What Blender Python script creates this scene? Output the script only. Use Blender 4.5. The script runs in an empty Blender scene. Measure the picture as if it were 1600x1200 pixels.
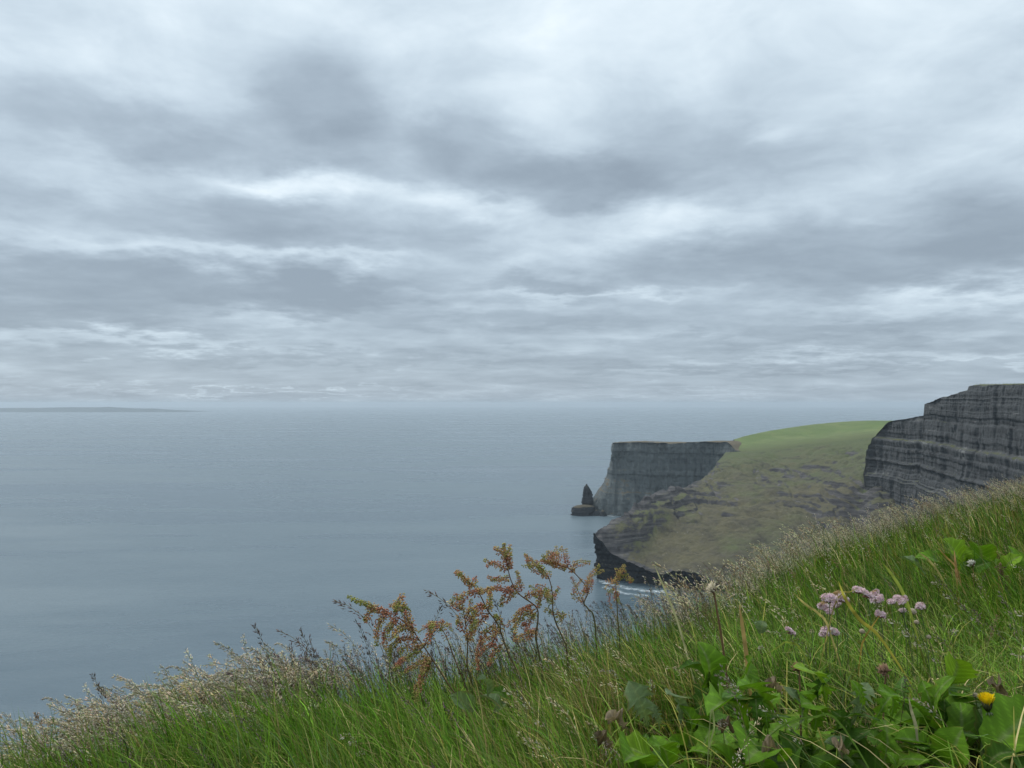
import bpy, math, random
import numpy as np

# ------------------------------------------------------------------ camera, sky, sun, exposure
scene = bpy.context.scene
COL = scene.collection
R = math.radians
H = 150.0                                   # eye height above the sea, metres
F = 1204.0                                  # focal length in pixels of the 1600 px wide photograph
PITCH = math.atan(30.0 / F)
cam_d = bpy.data.cameras.new('camera')
cam = bpy.data.objects.new('camera', cam_d); COL.objects.link(cam)
cam_d.sensor_width = 36.0
cam_d.lens = 36.0 * F / 1600.0
cam_d.clip_start = 0.05
cam_d.clip_end = 200000.0
cam.location = (0, 0, H)
cam.rotation_euler = (R(90) + PITCH, 0, 0)
scene.camera = cam

SUN_EL, SUN_AZ = R(52), R(-50)              # azimuth measured from +Y towards +X
world = bpy.data.worlds.new('World'); scene.world = world
world.use_nodes = True
sun_d = bpy.data.lights.new('sun', 'SUN'); sun = bpy.data.objects.new('sun', sun_d); COL.objects.link(sun)
sun_d.energy = 1.5; sun_d.angle = R(16); sun_d.color = (1.0, 0.97, 0.92)
sun.rotation_euler = (R(90) - SUN_EL, 0, math.pi - SUN_AZ)
sun.location = (0, 0, H + 60)

scene.view_settings.view_transform = 'Standard'
scene.view_settings.look = 'None'
scene.view_settings.exposure = 0.3
scene.view_settings.gamma = 1.0
scene.view_settings.use_curve_mapping = False
scene.render.engine = 'CYCLES'
scene.cycles.use_denoising = True
scene.cycles.max_bounces = 6
scene.cycles.diffuse_bounces = 3
scene.cycles.glossy_bounces = 2
scene.cycles.transmission_bounces = 4
scene.cycles.transparent_max_bounces = 12
scene.cycles.volume_bounces = 0
scene.cycles.caustics_reflective = False
scene.cycles.caustics_refractive = False


def ray(px, py):
    """direction of a photograph pixel, scaled so that its y is 1"""
    u = (px - 800.0) / F; v = (600.0 - py) / F
    c, s = math.cos(PITCH), math.sin(PITCH)
    y = c - v * s; z = s + v * c
    return u / y, z / y


def at(px, py, Y):
    u, w = ray(px, py)
    return (u * Y, Y, H + w * Y)


def build_sky():
    nt = world.node_tree; N = nt.nodes; L = nt.links; N.clear()

    def nd(t, **kw):
        n = N.new(t)
        for k, v in kw.items(): setattr(n, k, v)
        return n

    def val(sock, v):
        if hasattr(v, 'is_linked') or isinstance(v, bpy.types.NodeSocket): L.new(v, sock)
        else: sock.default_value = v

    def m(op, a, b=None, c=None, clamp=False):
        n = nd('ShaderNodeMath', operation=op, use_clamp=clamp); val(n.inputs[0], a)
        if b is not None: val(n.inputs[1], b)
        if c is not None: val(n.inputs[2], c)
        return n.outputs[0]

    def vm(op, a, b=None, out=0):
        n = nd('ShaderNodeVectorMath', operation=op); val(n.inputs[0], a)
        if b is not None: val(n.inputs[1], b)
        return n.outputs[out]

    def noise(vec, scale, detail, rough, w=0.0, dist=0.0, color=False):
        n = nd('ShaderNodeTexNoise', noise_dimensions='2D')
        L.new(vm('ADD', vec, (w * 13.7, w * 7.1, 0)), n.inputs['Vector']); n.inputs['Scale'].default_value = scale; n.inputs['Detail'].default_value = detail
        n.inputs['Roughness'].default_value = rough; n.inputs['Distortion'].default_value = dist
        return n.outputs['Color' if color else 'Fac']

    tc = nd('ShaderNodeTexCoord')
    d = vm('NORMALIZE', tc.outputs['Generated'])
    sp = nd('ShaderNodeSeparateXYZ'); L.new(d, sp.inputs[0]); X, Y, Z = sp.outputs
    zc = m('MAXIMUM', Z, 0.0)
    k = m('DIVIDE', 1.0, m('ADD', zc, 0.13))
    cb = nd('ShaderNodeCombineXYZ'); L.new(m('MULTIPLY', X, k), cb.inputs[0]); L.new(m('MULTIPLY', Y, k), cb.inputs[1])
    P = cb.outputs[0]                                    # the cloud deck seen from below
    az = m('MULTIPLY', m('ARCTAN2', X, Y), 57.29578); el = m('MULTIPLY', m('ARCSINE', Z), 57.29578)
    # --- broken stratocumulus deck
    n1 = noise(P, 1.5, 6, 0.58, 3.1, 0.25)
    n2 = noise(P, 4.2, 5, 0.62, 7.7, 0.3)
    mp = nd('ShaderNodeMapping'); L.new(P, mp.inputs[0]); mp.inputs['Scale'].default_value = (0.45, 1.25, 1); mp.inputs['Rotation'].default_value = (0, 0, 0.12)
    n3 = noise(mp.outputs[0], 3.4, 4, 0.5, 1.4, 0.2)
    B = m('MULTIPLY', m('SUBTRACT', n1, 0.5), 0.62)
    midf = nd('ShaderNodeMapRange'); L.new(el, midf.inputs[0]); midf.inputs[1].default_value = 1; midf.inputs[2].default_value = 12; midf.inputs[3].default_value = 0.10; midf.inputs[4].default_value = 0.30
    B = m('MULTIPLY_ADD', m('SUBTRACT', n2, 0.5), midf.outputs[0], B)
    lowf = nd('ShaderNodeMapRange'); L.new(el, lowf.inputs[0]); lowf.inputs[1].default_value = 2; lowf.inputs[2].default_value = 14; lowf.inputs[3].default_value = 0.25; lowf.inputs[4].default_value = 0.12
    B = m('MULTIPLY_ADD', m('SUBTRACT', n3, 0.5), lowf.outputs[0], B)
    # brighter towards the zenith, as an overcast sky is
    g = nd('ShaderNodeMapRange'); L.new(el, g.inputs[0])
    g.inputs[1].default_value = 0; g.inputs[2].default_value = 34; g.inputs[3].default_value = 0.25; g.inputs[4].default_value = 0.84
    B = m('ADD', B, g.outputs[0])
    # --- the cloud masses and the breaks between them
    wc = noise(P, 2.6, 5, 0.6, 5.0, 0.0, True)
    wv = vm('SUBTRACT', wc, (0.5, 0.5, 0.5))
    pos = nd('ShaderNodeCombineXYZ'); L.new(az, pos.inputs[0]); L.new(el, pos.inputs[1])
    Q = vm('ADD', pos.outputs[0], vm('MULTIPLY', wv, (5.5, 3.8, 0.0)))
    masses = [  # px, py, rx, ry (photograph pixels), brightness
        (505, 165, 105, 75, -.30), (590, 245, 120, 55, -.26), (745, 225, 85, 60, -.26), (900, 288, 130, 34, -.30),
        (190, 190, 170, 42, -.24), (320, 240, 110, 34, -.16), (70, 330, 130, 40, -.12), (430, 350, 150, 34, -.24), (260, 445, 330, 32, -.30), (520, 450, 130, 22, -.14),
        (90, 492, 160, 20, -.26), (690, 400, 90, 30, -.12), (1120, 250, 170, 60, -.20), (1000, 170, 80, 50, -.08),
        (1330, 400, 270, 55, -.27), (1560, 370, 90, 60, -.14), (860, 440, 110, 16, -.22), (1230, 130, 90, 40, -.06), (700, 500, 300, 14, -.14), (1300, 520, 220, 14, -.16), (600, 560, 420, 10, -.12), (1150, 575, 260, 7, -.14),
        (540, 292, 130, 15, .30), (735, 322, 90, 15, .26), (400, 290, 60, 12, .16), (1060, 355, 105, 30, .32), (850, 70, 110, 90, .05), (200, 120, 90, 40, .10),
        (620, 110, 90, 60, .06), (830, 185, 60, 50, .14), (230, 532, 170, 13, .28), (450, 498, 110, 8, .22), (500, 402, 160, 8, .22), (180, 390, 190, 10, .12), (150, 270, 150, 14, .10), (1210, 208, 32, 16, .22),
        (1500, 468, 130, 13, .30), (950, 462, 150, 6, .20), (650, 465, 70, 7, .14), (1100, 520, 120, 5, .12), (1280, 555, 200, 4, .16), (1540, 560, 120, 5, .20), (460, 612, 150, 2.6, .26), (150, 609, 170, 3, .12), (1000, 615, 260, 2.5, .12),
        (1450, 60, 200, 80, .08)]
    dpx = 57.29578 / F
    for px, py, rx, ry, amp in masses:
        u, w = ray(px, py)
        a0 = math.degrees(math.atan2(u, 1)); e0 = math.degrees(math.atan2(w, math.hypot(u, 1)))
        q = vm('MULTIPLY', vm('SUBTRACT', Q, (a0, e0, 0)), (1 / (rx * dpx * 1.15), 1 / (ry * dpx * 1.15), 0))
        e = m('EXPONENT', m('MULTIPLY', vm('DOT_PRODUCT', q, q, 1), -1.0))
        ss = nd('ShaderNodeMapRange', interpolation_type='SMOOTHSTEP'); L.new(e, ss.inputs[0]); ss.inputs[1].default_value = .08; ss.inputs[2].default_value = .85
        B = m('MULTIPLY_ADD', ss.outputs[0] if amp < 0 else e, amp, B)
    rp = nd('ShaderNodeValToRGB'); L.new(B, rp.inputs[0])
    el_ = rp.color_ramp.elements
    stops = [(0.0, (.232, .286, .345)), (0.35, (.354, .430, .504)), (0.62, (.505, .602, .682)), (0.85, (.68, .775, .840)), (1.0, (.81, .88, .92))]
    el_[0].position = stops[0][0]; el_[0].color = (*stops[0][1], 1); el_[1].position = 1.0; el_[1].color = (*stops[-1][1], 1)
    for p_, c_ in stops[1:-1]:
        e_ = el_.new(p_); e_.color = (*c_, 1)
    rp.color_ramp.interpolation = 'B_SPLINE'
    sky = nd('ShaderNodeTexSky', sky_type='NISHITA', sun_disc=False)
    sky.sun_elevation = SUN_EL; sky.sun_rotation = SUN_AZ; sky.altitude = H
    bg1 = nd('ShaderNodeBackground'); L.new(sky.outputs[0], bg1.inputs[0]); bg1.inputs[1].default_value = 0.09
    cie = m('MAXIMUM', m('DIVIDE', m('MULTIPLY_ADD', zc, 2.0, 1.0), 1.94), 1.0)     # an overcast sky goes on brightening to the zenith
    bg2 = nd('ShaderNodeBackground'); L.new(rp.outputs[0], bg2.inputs[0]); L.new(cie, bg2.inputs[1])
    mx = nd('ShaderNodeMixShader'); mx.inputs[0].default_value = 0.95; L.new(bg1.outputs[0], mx.inputs[1]); L.new(bg2.outputs[0], mx.inputs[2])
    out = nd('ShaderNodeOutputWorld'); L.new(mx.outputs[0], out.inputs[0])
    world.cycles.sampling_method = 'MANUAL'; world.cycles.sample_map_resolution = 512


build_sky()

# ------------------------------------------------------------------ helpers
rng = np.random.default_rng(7)


def _hash(ix, iy, iz, seed):
    n = (ix.astype(np.int64) * 374761393 + iy.astype(np.int64) * 668265263 + iz.astype(np.int64) * 2147483647 + seed * 144665) & 0xFFFFFFFF
    n = ((n ^ (n >> 13)) * 1274126177) & 0xFFFFFFFF
    n = ((n ^ (n >> 16)) * 2246822519) & 0xFFFFFFFF
    return ((n ^ (n >> 15)) & 0xFFFFFF).astype(np.float64) / 0xFFFFFF


def vnoise(x, y, z, seed=0):
    x, y, z = np.broadcast_arrays(np.asarray(x, float), np.asarray(y, float), np.asarray(z, float))
    ix, iy, iz = np.floor(x), np.floor(y), np.floor(z)
    fx, fy, fz = x - ix, y - iy, z - iz
    fx, fy, fz = [f * f * f * (f * (f * 6 - 15) + 10) for f in (fx, fy, fz)]
    r = 0
    for a in (0, 1):
        for b in (0, 1):
            for c in (0, 1):
                w = (fx if a else 1 - fx) * (fy if b else 1 - fy) * (fz if c else 1 - fz)
                r = r + w * _hash(ix + a, iy + b, iz + c, seed)
    return r * 2 - 1


def fbm(x, y, z, octv=4, seed=0, gain=0.5):
    s, a, t, f = 0, 1.0, 0, 1.0
    for i in range(octv):
        s = s + a * vnoise(x * f, y * f, z * f, seed + i * 17); t += a; a *= gain; f *= 2.03
    return s / t


def mesh(name, v, faces, mats=None, col=None, smooth=True, fmat=None):
    """v (n,3); faces: list of (m,k) index arrays; col (n,3) linear colour per vertex"""
    me = bpy.data.meshes.new(name)
    v = np.asarray(v, np.float32)
    me.vertices.add(len(v)); me.vertices.foreach_set('co', v.ravel())
    faces = [np.asarray(f, np.int32) for f in (faces if isinstance(faces, list) else [faces]) if len(f)]
    nl = sum(f.size for f in faces); nf = sum(len(f) for f in faces)
    me.loops.add(nl); me.loops.foreach_set('vertex_index', np.concatenate([f.ravel() for f in faces]))
    tot = np.concatenate([np.full(len(f), f.shape[1], np.int32) for f in faces])
    st = np.concatenate([[0], np.cumsum(tot)[:-1]]).astype(np.int32)
    me.polygons.add(nf); me.polygons.foreach_set('loop_start', st); me.polygons.foreach_set('loop_total', tot)
    me.polygons.foreach_set('use_smooth', np.full(nf, smooth, bool))
    if fmat is not None: me.polygons.foreach_set('material_index', np.asarray(fmat, np.int32))
    me.update(calc_edges=True)
    if col is not None:
        a = me.color_attributes.new('Col', 'FLOAT_COLOR', 'POINT')
        c = np.ones((len(v), 4), np.float32); c[:, :3] = col
        a.data.foreach_set('color', c.ravel())
    for m_ in (mats or []): me.materials.append(m_)
    return me


def obj(name, me, parent=None, label=None, cat=None, group=None, kind=None, loc=None):
    o = bpy.data.objects.new(name, me); COL.objects.link(o)
    if parent is not None: o.parent = parent
    if loc is not None: o.location = loc
    if label: o['label'] = label
    if cat: o['category'] = cat
    if group: o['group'] = group
    if kind: o['kind'] = kind
    return o


def grid_faces(n, m_, off=0):
    i = np.arange(n - 1)[:, None] * m_ + np.arange(m_ - 1)[None, :] + off
    return np.stack([i, i + 1, i + m_ + 1, i + m_], -1).reshape(-1, 4)


class Mat:
    """small node-graph writer"""
    def __init__(s, name):
        s.m = bpy.data.materials.new(name); s.m.use_nodes = True
        s.nt = s.m.node_tree; s.N = s.nt.nodes; s.L = s.nt.links; s.N.clear()
        s.out = s.N.new('ShaderNodeOutputMaterial')

    def nd(s, t, **kw):
        n = s.N.new(t)
        for k, v in kw.items(): setattr(n, k, v)
        return n

    def put(s, sock, v):
        if isinstance(v, bpy.types.NodeSocket): s.L.new(v, sock)
        else:
            if isinstance(v, tuple) and len(v) == 3 and sock.type == 'RGBA': v = (*v, 1)
            sock.default_value = v

    def obj(s): return s.nd('ShaderNodeTexCoord').outputs['Object']

    def mapping(s, vec, scale=(1, 1, 1), rot=(0, 0, 0)):
        n = s.nd('ShaderNodeMapping'); s.put(n.inputs[0], vec); n.inputs['Scale'].default_value = scale; n.inputs['Rotation'].default_value = rot
        return n.outputs[0]

    def noise(s, vec, scale=1, detail=4, rough=.55, dist=0, col=False):
        n = s.nd('ShaderNodeTexNoise'); s.put(n.inputs['Vector'], vec)
        for k, v in (('Scale', scale), ('Detail', detail), ('Roughness', rough), ('Distortion', dist)): n.inputs[k].default_value = v
        return n.outputs['Color' if col else 'Fac']

    def math(s, op, a, b=None, c=None, clamp=False):
        n = s.nd('ShaderNodeMath', operation=op, use_clamp=clamp); s.put(n.inputs[0], a)
        if b is not None: s.put(n.inputs[1], b)
        if c is not None: s.put(n.inputs[2], c)
        return n.outputs[0]

    def ramp(s, f, stops, mode='LINEAR'):
        n = s.nd('ShaderNodeValToRGB'); s.put(n.inputs[0], f); e = n.color_ramp.elements
        n.color_ramp.interpolation = mode
        stops = [(p, (c, c, c) if not isinstance(c, tuple) else c) for p, c in stops]
        e[0].position, e[0].color = stops[0][0], (*stops[0][1], 1); e[1].position, e[1].color = stops[-1][0], (*stops[-1][1], 1)
        for p, c in stops[1:-1]:
            q = e.new(p); q.color = (*c, 1)
        return n.outputs[0]

    def mix(s, f, a, b, mode='MIX'):
        n = s.nd('ShaderNodeMix', data_type='RGBA', blend_type=mode); s.put(n.inputs[0], f); s.put(n.inputs[6], a); s.put(n.inputs[7], b)
        return n.outputs[2]

    def bump(s, h, strength, dist, normal=None):
        n = s.nd('ShaderNodeBump'); s.put(n.inputs['Height'], h); n.inputs['Strength'].default_value = strength; n.inputs['Distance'].default_value = dist
        if normal is not None: s.put(n.inputs['Normal'], normal)
        return n.outputs[0]

    def bsdf(s, color, rough=.8, spec=.3, normal=None, **kw):
        n = s.nd('ShaderNodeBsdfPrincipled'); s.put(n.inputs['Base Color'], color); s.put(n.inputs['Roughness'], rough)
        s.put(n.inputs['Specular IOR Level'], spec)
        if normal is not None: s.put(n.inputs['Normal'], normal)
        for k, v in kw.items(): s.put(n.inputs[k.replace('_', ' ')], v)
        return n.outputs[0]

    def done(s, sh):
        s.L.new(sh, s.out.inputs[0]); return s.m


# ------------------------------------------------------------------ materials of the land
def rock_material(name, dark, mid, light, bed, streak, grass=(.075, .095, .03), sc=1.0, lo=.58, hi=.05, bands=()):
    M = Mat(name); P = M.obj()
    warp = M.noise(M.mapping(P, (.02, .02, .02)), 1, 3)
    sp = M.nd('ShaderNodeSeparateXYZ'); M.put(sp.inputs[0], P)
    z = M.math('MULTIPLY_ADD', warp, 5.0, sp.outputs[2])
    cz = M.nd('ShaderNodeCombineXYZ'); M.put(cz.inputs[2], z)
    cz2 = M.nd('ShaderNodeVectorMath', operation='MULTIPLY_ADD'); M.put(cz2.inputs[0], P); cz2.inputs[1].default_value = (.012, .012, 0); M.put(cz2.inputs[2], cz.outputs[0])
    beds = M.noise(M.mapping(cz2.outputs[0], (1, 1, bed)), 1, 5, .65)
    str_ = M.noise(M.mapping(P, (streak, streak, .012)), 1, 5, .6, .3)
    blot = M.noise(M.mapping(P, (.09, .09, .09)), 1, 6, .65)
    f = M.math('ADD', M.math('MULTIPLY', beds, .62), M.math('ADD', M.math('MULTIPLY', str_, .42 * sc), M.math('MULTIPLY', blot, .30)))
    f = M.math('SUBTRACT', f, .18 + .21 * (sc - 1))
    for zc_, hw, am in bands:
        q_ = M.math('DIVIDE', M.math('SUBTRACT', z, zc_), hw); q_ = M.math('EXPONENT', M.math('MULTIPLY', M.math('MULTIPLY', q_, q_), -1.0))
        f = M.math('ADD', f, M.math('MULTIPLY', M.math('MULTIPLY', q_, am), M.ramp(M.noise(M.mapping(P, (.05, .05, .5)), 1, 4, .6), [(.38, 0.0), (.6, 1.0)])))
    c = M.ramp(f, [(.36, dark), (.47, mid), (.53 + hi, mid), (.65 + hi, light)])
    ge = M.nd('ShaderNodeNewGeometry'); sn = M.nd('ShaderNodeSeparateXYZ'); M.put(sn.inputs[0], ge.outputs['Normal'])
    gm = M.ramp(M.math('MULTIPLY_ADD', M.math('SUBTRACT', blot, .5), .7, sn.outputs[2]), [(lo, 0.0), (lo + .18, 1.0)])
    gcol = M.mix(M.noise(P, .12, 4), grass, (grass[0] * 1.5, grass[1] * 1.15, grass[2] * 1.3))
    c = M.mix(gm, c, gcol)
    fine = M.noise(M.mapping(P, (.5, .5, 1.6)), 1, 6, .7)
    nrm = M.bump(fine, .9, 1.2)
    return M.done(M.bsdf(c, .88, .25, nrm))


def slope_material():
    M = Mat('rough_slope'); P = M.obj()
    a = M.noise(P, .012, 6, .6, .4); b = M.noise(P, .055, 7, .68, .3); c = M.noise(P, .35, 5, .7)
    turf = M.mix(M.ramp(a, [(.40, 0.0), (.60, 1.0)]), (.108, .097, .056), (.090, .106, .048))
    turf = M.mix(M.ramp(b, [(.42, 0.0), (.62, 1.0)]), turf, (.082, .074, .052))
    turf = M.mix(M.ramp(c, [(.45, 0.0), (.75, .6)]), turf, (.14, .128, .085))
    ge = M.nd('ShaderNodeNewGeometry'); sn = M.nd('ShaderNodeSeparateXYZ'); M.put(sn.inputs[0], ge.outputs['Normal'])
    steep = M.math('MULTIPLY_ADD', M.math('SUBTRACT', b, .5), -.45, sn.outputs[2])
    rockc = M.ramp(M.noise(M.mapping(P, (.03, .03, .5)), 1, 6, .7), [(.35, (.026, .027, .030)), (.55, (.085, .080, .080)), (.75, (.20, .19, .175))])
    at_ = M.nd('ShaderNodeAttribute', attribute_name='Col')
    sc_ = M.nd('ShaderNodeSeparateColor'); M.put(sc_.inputs[0], at_.outputs['Color'])
    gm = M.ramp(M.math('MULTIPLY_ADD', M.math('SUBTRACT', b, .5), 1.3, sc_.outputs[1]), [(.45, 0.0), (1.05, 1.0)])
    turf = M.mix(gm, turf, (.088, .104, .048))
    turf = M.mix(M.ramp(M.noise(M.mapping(P, (.05, .05, .12)), 1, 7, .75, .6), [(.52, 0.0), (.62, .75)]), turf, (.050, .046, .036))
    bare = M.math('MULTIPLY_ADD', sc_.outputs[0], -.30, steep)
    col = M.mix(M.ramp(bare, [(.58, 1.0), (.70, 0.0)]), turf, rockc)
    stones = M.nd('ShaderNodeTexVoronoi'); M.put(stones.inputs['Vector'], P); stones.inputs['Scale'].default_value = .16
    st = M.math('MULTIPLY', M.ramp(stones.outputs['Distance'], [(.0, 1.0), (.13, 0.0)]), M.ramp(M.noise(P, .03, 3), [(.52, 0.0), (.60, 1.0)]))
    col = M.mix(M.math('MULTIPLY', st, .6), col, (.27, .26, .23))
    nrm = M.bump(M.math('ADD', M.noise(P, .45, 6, .72), M.noise(P, .12, 4)), .7, 1.6)
    return M.done(M.bsdf(col, .92, .15, nrm))


def field_material():
    M = Mat('pasture'); P = M.obj()
    a = M.noise(P, .012, 4); b = M.noise(M.mapping(P, (.05, .012, .05), (0, 0, .35)), 1, 4); c = M.noise(P, .3, 6, .7)
    col = M.mix(M.ramp(a, [(.38, 0.0), (.62, 1.0)]), (.112, .158, .056), (.142, .172, .070))
    col = M.mix(M.ramp(b, [(.46, 0.0), (.58, .55)]), col, (.085, .130, .045))
    col = M.mix(M.ramp(c, [(.45, 0.0), (.7, .5)]), col, (.16, .165, .075))
    col = M.mix(M.ramp(M.noise(P, .05, 6, .7), [(.48, 0.0), (.62, .55)]), col, (.088, .118, .046))
    v_ = M.nd('ShaderNodeAttribute', attribute_name='Col').outputs['Fac']
    low = M.ramp(M.math('MULTIPLY_ADD', M.math('SUBTRACT', M.noise(P, .04, 5, .65), .5), .35, v_), [(.27, 1.0), (.47, 0.0)])
    col = M.mix(low, col, (.098, .112, .052))
    return M.done(M.bsdf(col, .95, .1, M.bump(c, .4, .6)))


def sea_material():
    M = Mat('sea_water'); P = M.obj()
    w1 = M.noise(M.mapping(P, (.016, .05, 1), (0, 0, .15)), 1, 4, .6)
    w2 = M.noise(M.mapping(P, (.10, .26, 1), (0, 0, -.2)), 1, 4, .65)
    w3 = M.noise(M.mapping(P, (.5, .9, 1), (0, 0, .1)), 1, 4, .65)
    n = M.bump(w1, .2, .8); n = M.bump(w2, .6, .75, n); n = M.bump(w3, .5, .2, n)
    gust = M.noise(M.mapping(P, (.0012, .0042, 1), (0, 0, .2)), 1, 6, .62, .25)
    rough = M.ramp(gust, [(.35, .16), (.65, .42)])
    col = M.mix(M.ramp(gust, [(.4, 0.0), (.6, 1.0)]), (.058, .092, .114), (.106, .144, .166))
    return M.done(M.bsdf(col, rough, .5, n, IOR=1.333))


M_SEA = sea_material(); M_SLOPE = slope_material(); M_FIELD = field_material()
M_ROCK_FAR = rock_material('far_cliff_rock', (.040, .050, .053), (.098, .112, .112), (.19, .20, .19), .05, .22, grass=(.09, .085, .05), sc=1.5)
M_ROCK = rock_material('bedded_cliff_rock', (.027, .029, .031), (.070, .073, .075), (.22, .22, .21), .22, .09, sc=.8, lo=.80, hi=.05, bands=((121, 3.0, .09), (117, 1.6, .08), (87, 2.4, .10), (141, 2.0, .05)))
M_ROCK_WET = rock_material('wet_sea_rock', (.009, .011, .013), (.024, .027, .031), (.075, .078, .08), .25, .12, grass=(.06, .06, .035))


def cr(P, ts):
    """Catmull-Rom through control rows P (n,...) at parameters ts in 0..n-1"""
    n = len(P); i = np.clip(np.floor(ts).astype(int), 0, n - 2); t = (ts - i).reshape((-1,) + (1,) * (P.ndim - 1))
    g = lambda k: P[np.clip(k, 0, n - 1)]
    p0, p1, p2, p3 = g(i - 1), g(i), g(i + 1), g(i + 2)
    p0 = np.where((i - 1 < 0).reshape(t.shape), 2 * p1 - p2, p0); p3 = np.where((i + 2 > n - 1).reshape(t.shape), 2 * p2 - p1, p3)
    return .5 * (2 * p1 + (p2 - p0) * t + (2 * p0 - 5 * p1 + 4 * p2 - p3) * t ** 2 + (3 * p1 - p0 - 3 * p2 + p3) * t ** 3)


def lin(P, ts):
    n = len(P); i = np.clip(np.floor(ts).astype(int), 0, n - 2); t = (ts - i).reshape((-1,) + (1,) * (P.ndim - 1))
    return P[i] * (1 - t) + P[i + 1] * t


def net(ctrl, nu, nv, fu=cr, fv=cr, tu=None, tv=None):
    C = np.array(ctrl, float)
    tu = np.linspace(0, len(C) - 1, nu) if tu is None else tu
    A = fu(C, tu); A = np.swapaxes(A, 0, 1)
    tv = np.linspace(0, A.shape[0] - 1, nv) if tv is None else tv
    return np.swapaxes(fv(A, tv), 0, 1)              # (nu, nv, 3)


def normals(G):
    du = np.gradient(G, axis=0); dv = np.gradient(G, axis=1)
    n = np.cross(du, dv); return n / (np.linalg.norm(n, axis=-1, keepdims=True) + 1e-9)


def beds(z, seed, lo=-10, hi=260, tmin=1.0, tmax=5.0):
    r = np.random.default_rng(seed); e = [lo]
    while e[-1] < hi: e.append(e[-1] + r.uniform(tmin, tmax) * (1 if r.random() < .8 else 1.8))
    e = np.array(e); p = r.uniform(-1, 1, len(e) + 1)
    return p[np.searchsorted(e, z)]


# ------------------------------------------------------------------ sea
def build_sea():
    rr = np.concatenate([[0], np.geomspace(60, 30000, 60)]); n = 128
    a = np.linspace(0, 2 * np.pi, n, endpoint=False)
    v = np.stack([rr[:, None] * np.cos(a), rr[:, None] * np.sin(a), np.zeros((len(rr), n))], -1).reshape(-1, 3)
    f = []
    for i in range(len(rr) - 1):
        j = np.arange(n); k = (j + 1) % n
        f.append(np.stack([i * n + j, (i + 1) * n + j, (i + 1) * n + k, i * n + k], -1))
    obj('sea', mesh('sea', v, [np.concatenate(f[1:]), ] + [np.stack([np.zeros(n, int), n + np.arange(n), n + (np.arange(n) + 1) % n], -1)], [M_SEA]),
        label='calm grey blue open sea reaching to the horizon', kind='structure')


build_sea()


# ------------------------------------------------------------------ far land
def build_far_headland():
    T = [(2 * 0 + 990, 690, 1330), (968, 691, 1190), (957, 692, 1066), (975, 692, 1058), (1020, 692, 1045), (1060, 692, 1035), (1100, 690.5, 1018), (1128, 690, 995), (1140, 694, 975), (1152, 704, 958), (1185, 708, 950)]
    cols = []
    for i, (px, py, Y) in enumerate(T):
        x, y, z = at(px, py, Y)
        out = (-1.0, -.25) if i < 2 else ((-.9, -.5) if i == 2 else (-.15, -1))
        back = (.6, 1.0)
        spread = 30 if i <= 3 else 14
        prof = [(-120, -5), (-45, -1.0), (-3, 0.0), (0, 0), (.05, -.04), (.10, -.30), (.30, -.60), (.62, -.84), (1.0, -1.0), (1.06, -1.05)]
        if i <= 3: prof = prof[:4] + [(.03, -.04), (.10, -.25), (.28, -.50), (.66, -.68), (.92, -.86), (1.06, -1.05)]
        c = []
        for h, d in prof:
            if h < 0 or (h == 0):
                c.append((x + back[0] * -h, y + back[1] * -h, z + d))
            else:
                c.append((x + out[0] * h * spread, y + out[1] * h * spread, z + d * (z + 2)))
        cols.append(c)
    nu, nv = 420, 230
    tv = np.concatenate([np.linspace(0, 3, 30, endpoint=False), np.linspace(3, 9, nv - 30)])
    G = net(cols, nu, nv, cr, lin, tv=tv)
    N = normals(G); N[..., 2] *= .25; N /= np.linalg.norm(N, axis=-1, keepdims=True)
    if N[200, 150, 1] > 0: N = -N
    x, y, z = G[..., 0], G[..., 1], G[..., 2]
    face = np.clip((np.arange(nv) - 30) / 6, 0, 1)[None, :]
    zz = z + 4 * fbm(x * .02, y * .02, z * 0, 3, 5)
    along = x * .9 - y * .3
    but = np.abs(fbm(along * .045, z * .004, 0 * x, 4, 3)) * 9 - 3
    d = but + 0.7 * beds(zz, 11, tmin=2, tmax=9) + 3.4 * fbm(along * .14, z * .010, y * .02, 4, 8) + 2.0 * fbm(x * .2, y * .2, z * .12, 4, 9, .6)
    G = G + N * (d * face)[..., None]
    topw = np.exp(-((np.arange(nv) - 31) / 10.0) ** 2)[None, :]
    G[..., 2] += (1 - face) * .8 * fbm(x * .05, y * .05, 0 * x, 3, 21) + topw * 1.4 * fbm(x * .06, y * .06, 0 * x, 4, 22)
    obj('headland', mesh('headland', G.reshape(-1, 3), grid_faces(nu, nv), [M_ROCK_FAR]), label='far flat topped headland with a sheer grey cliff', kind='structure')


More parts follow.
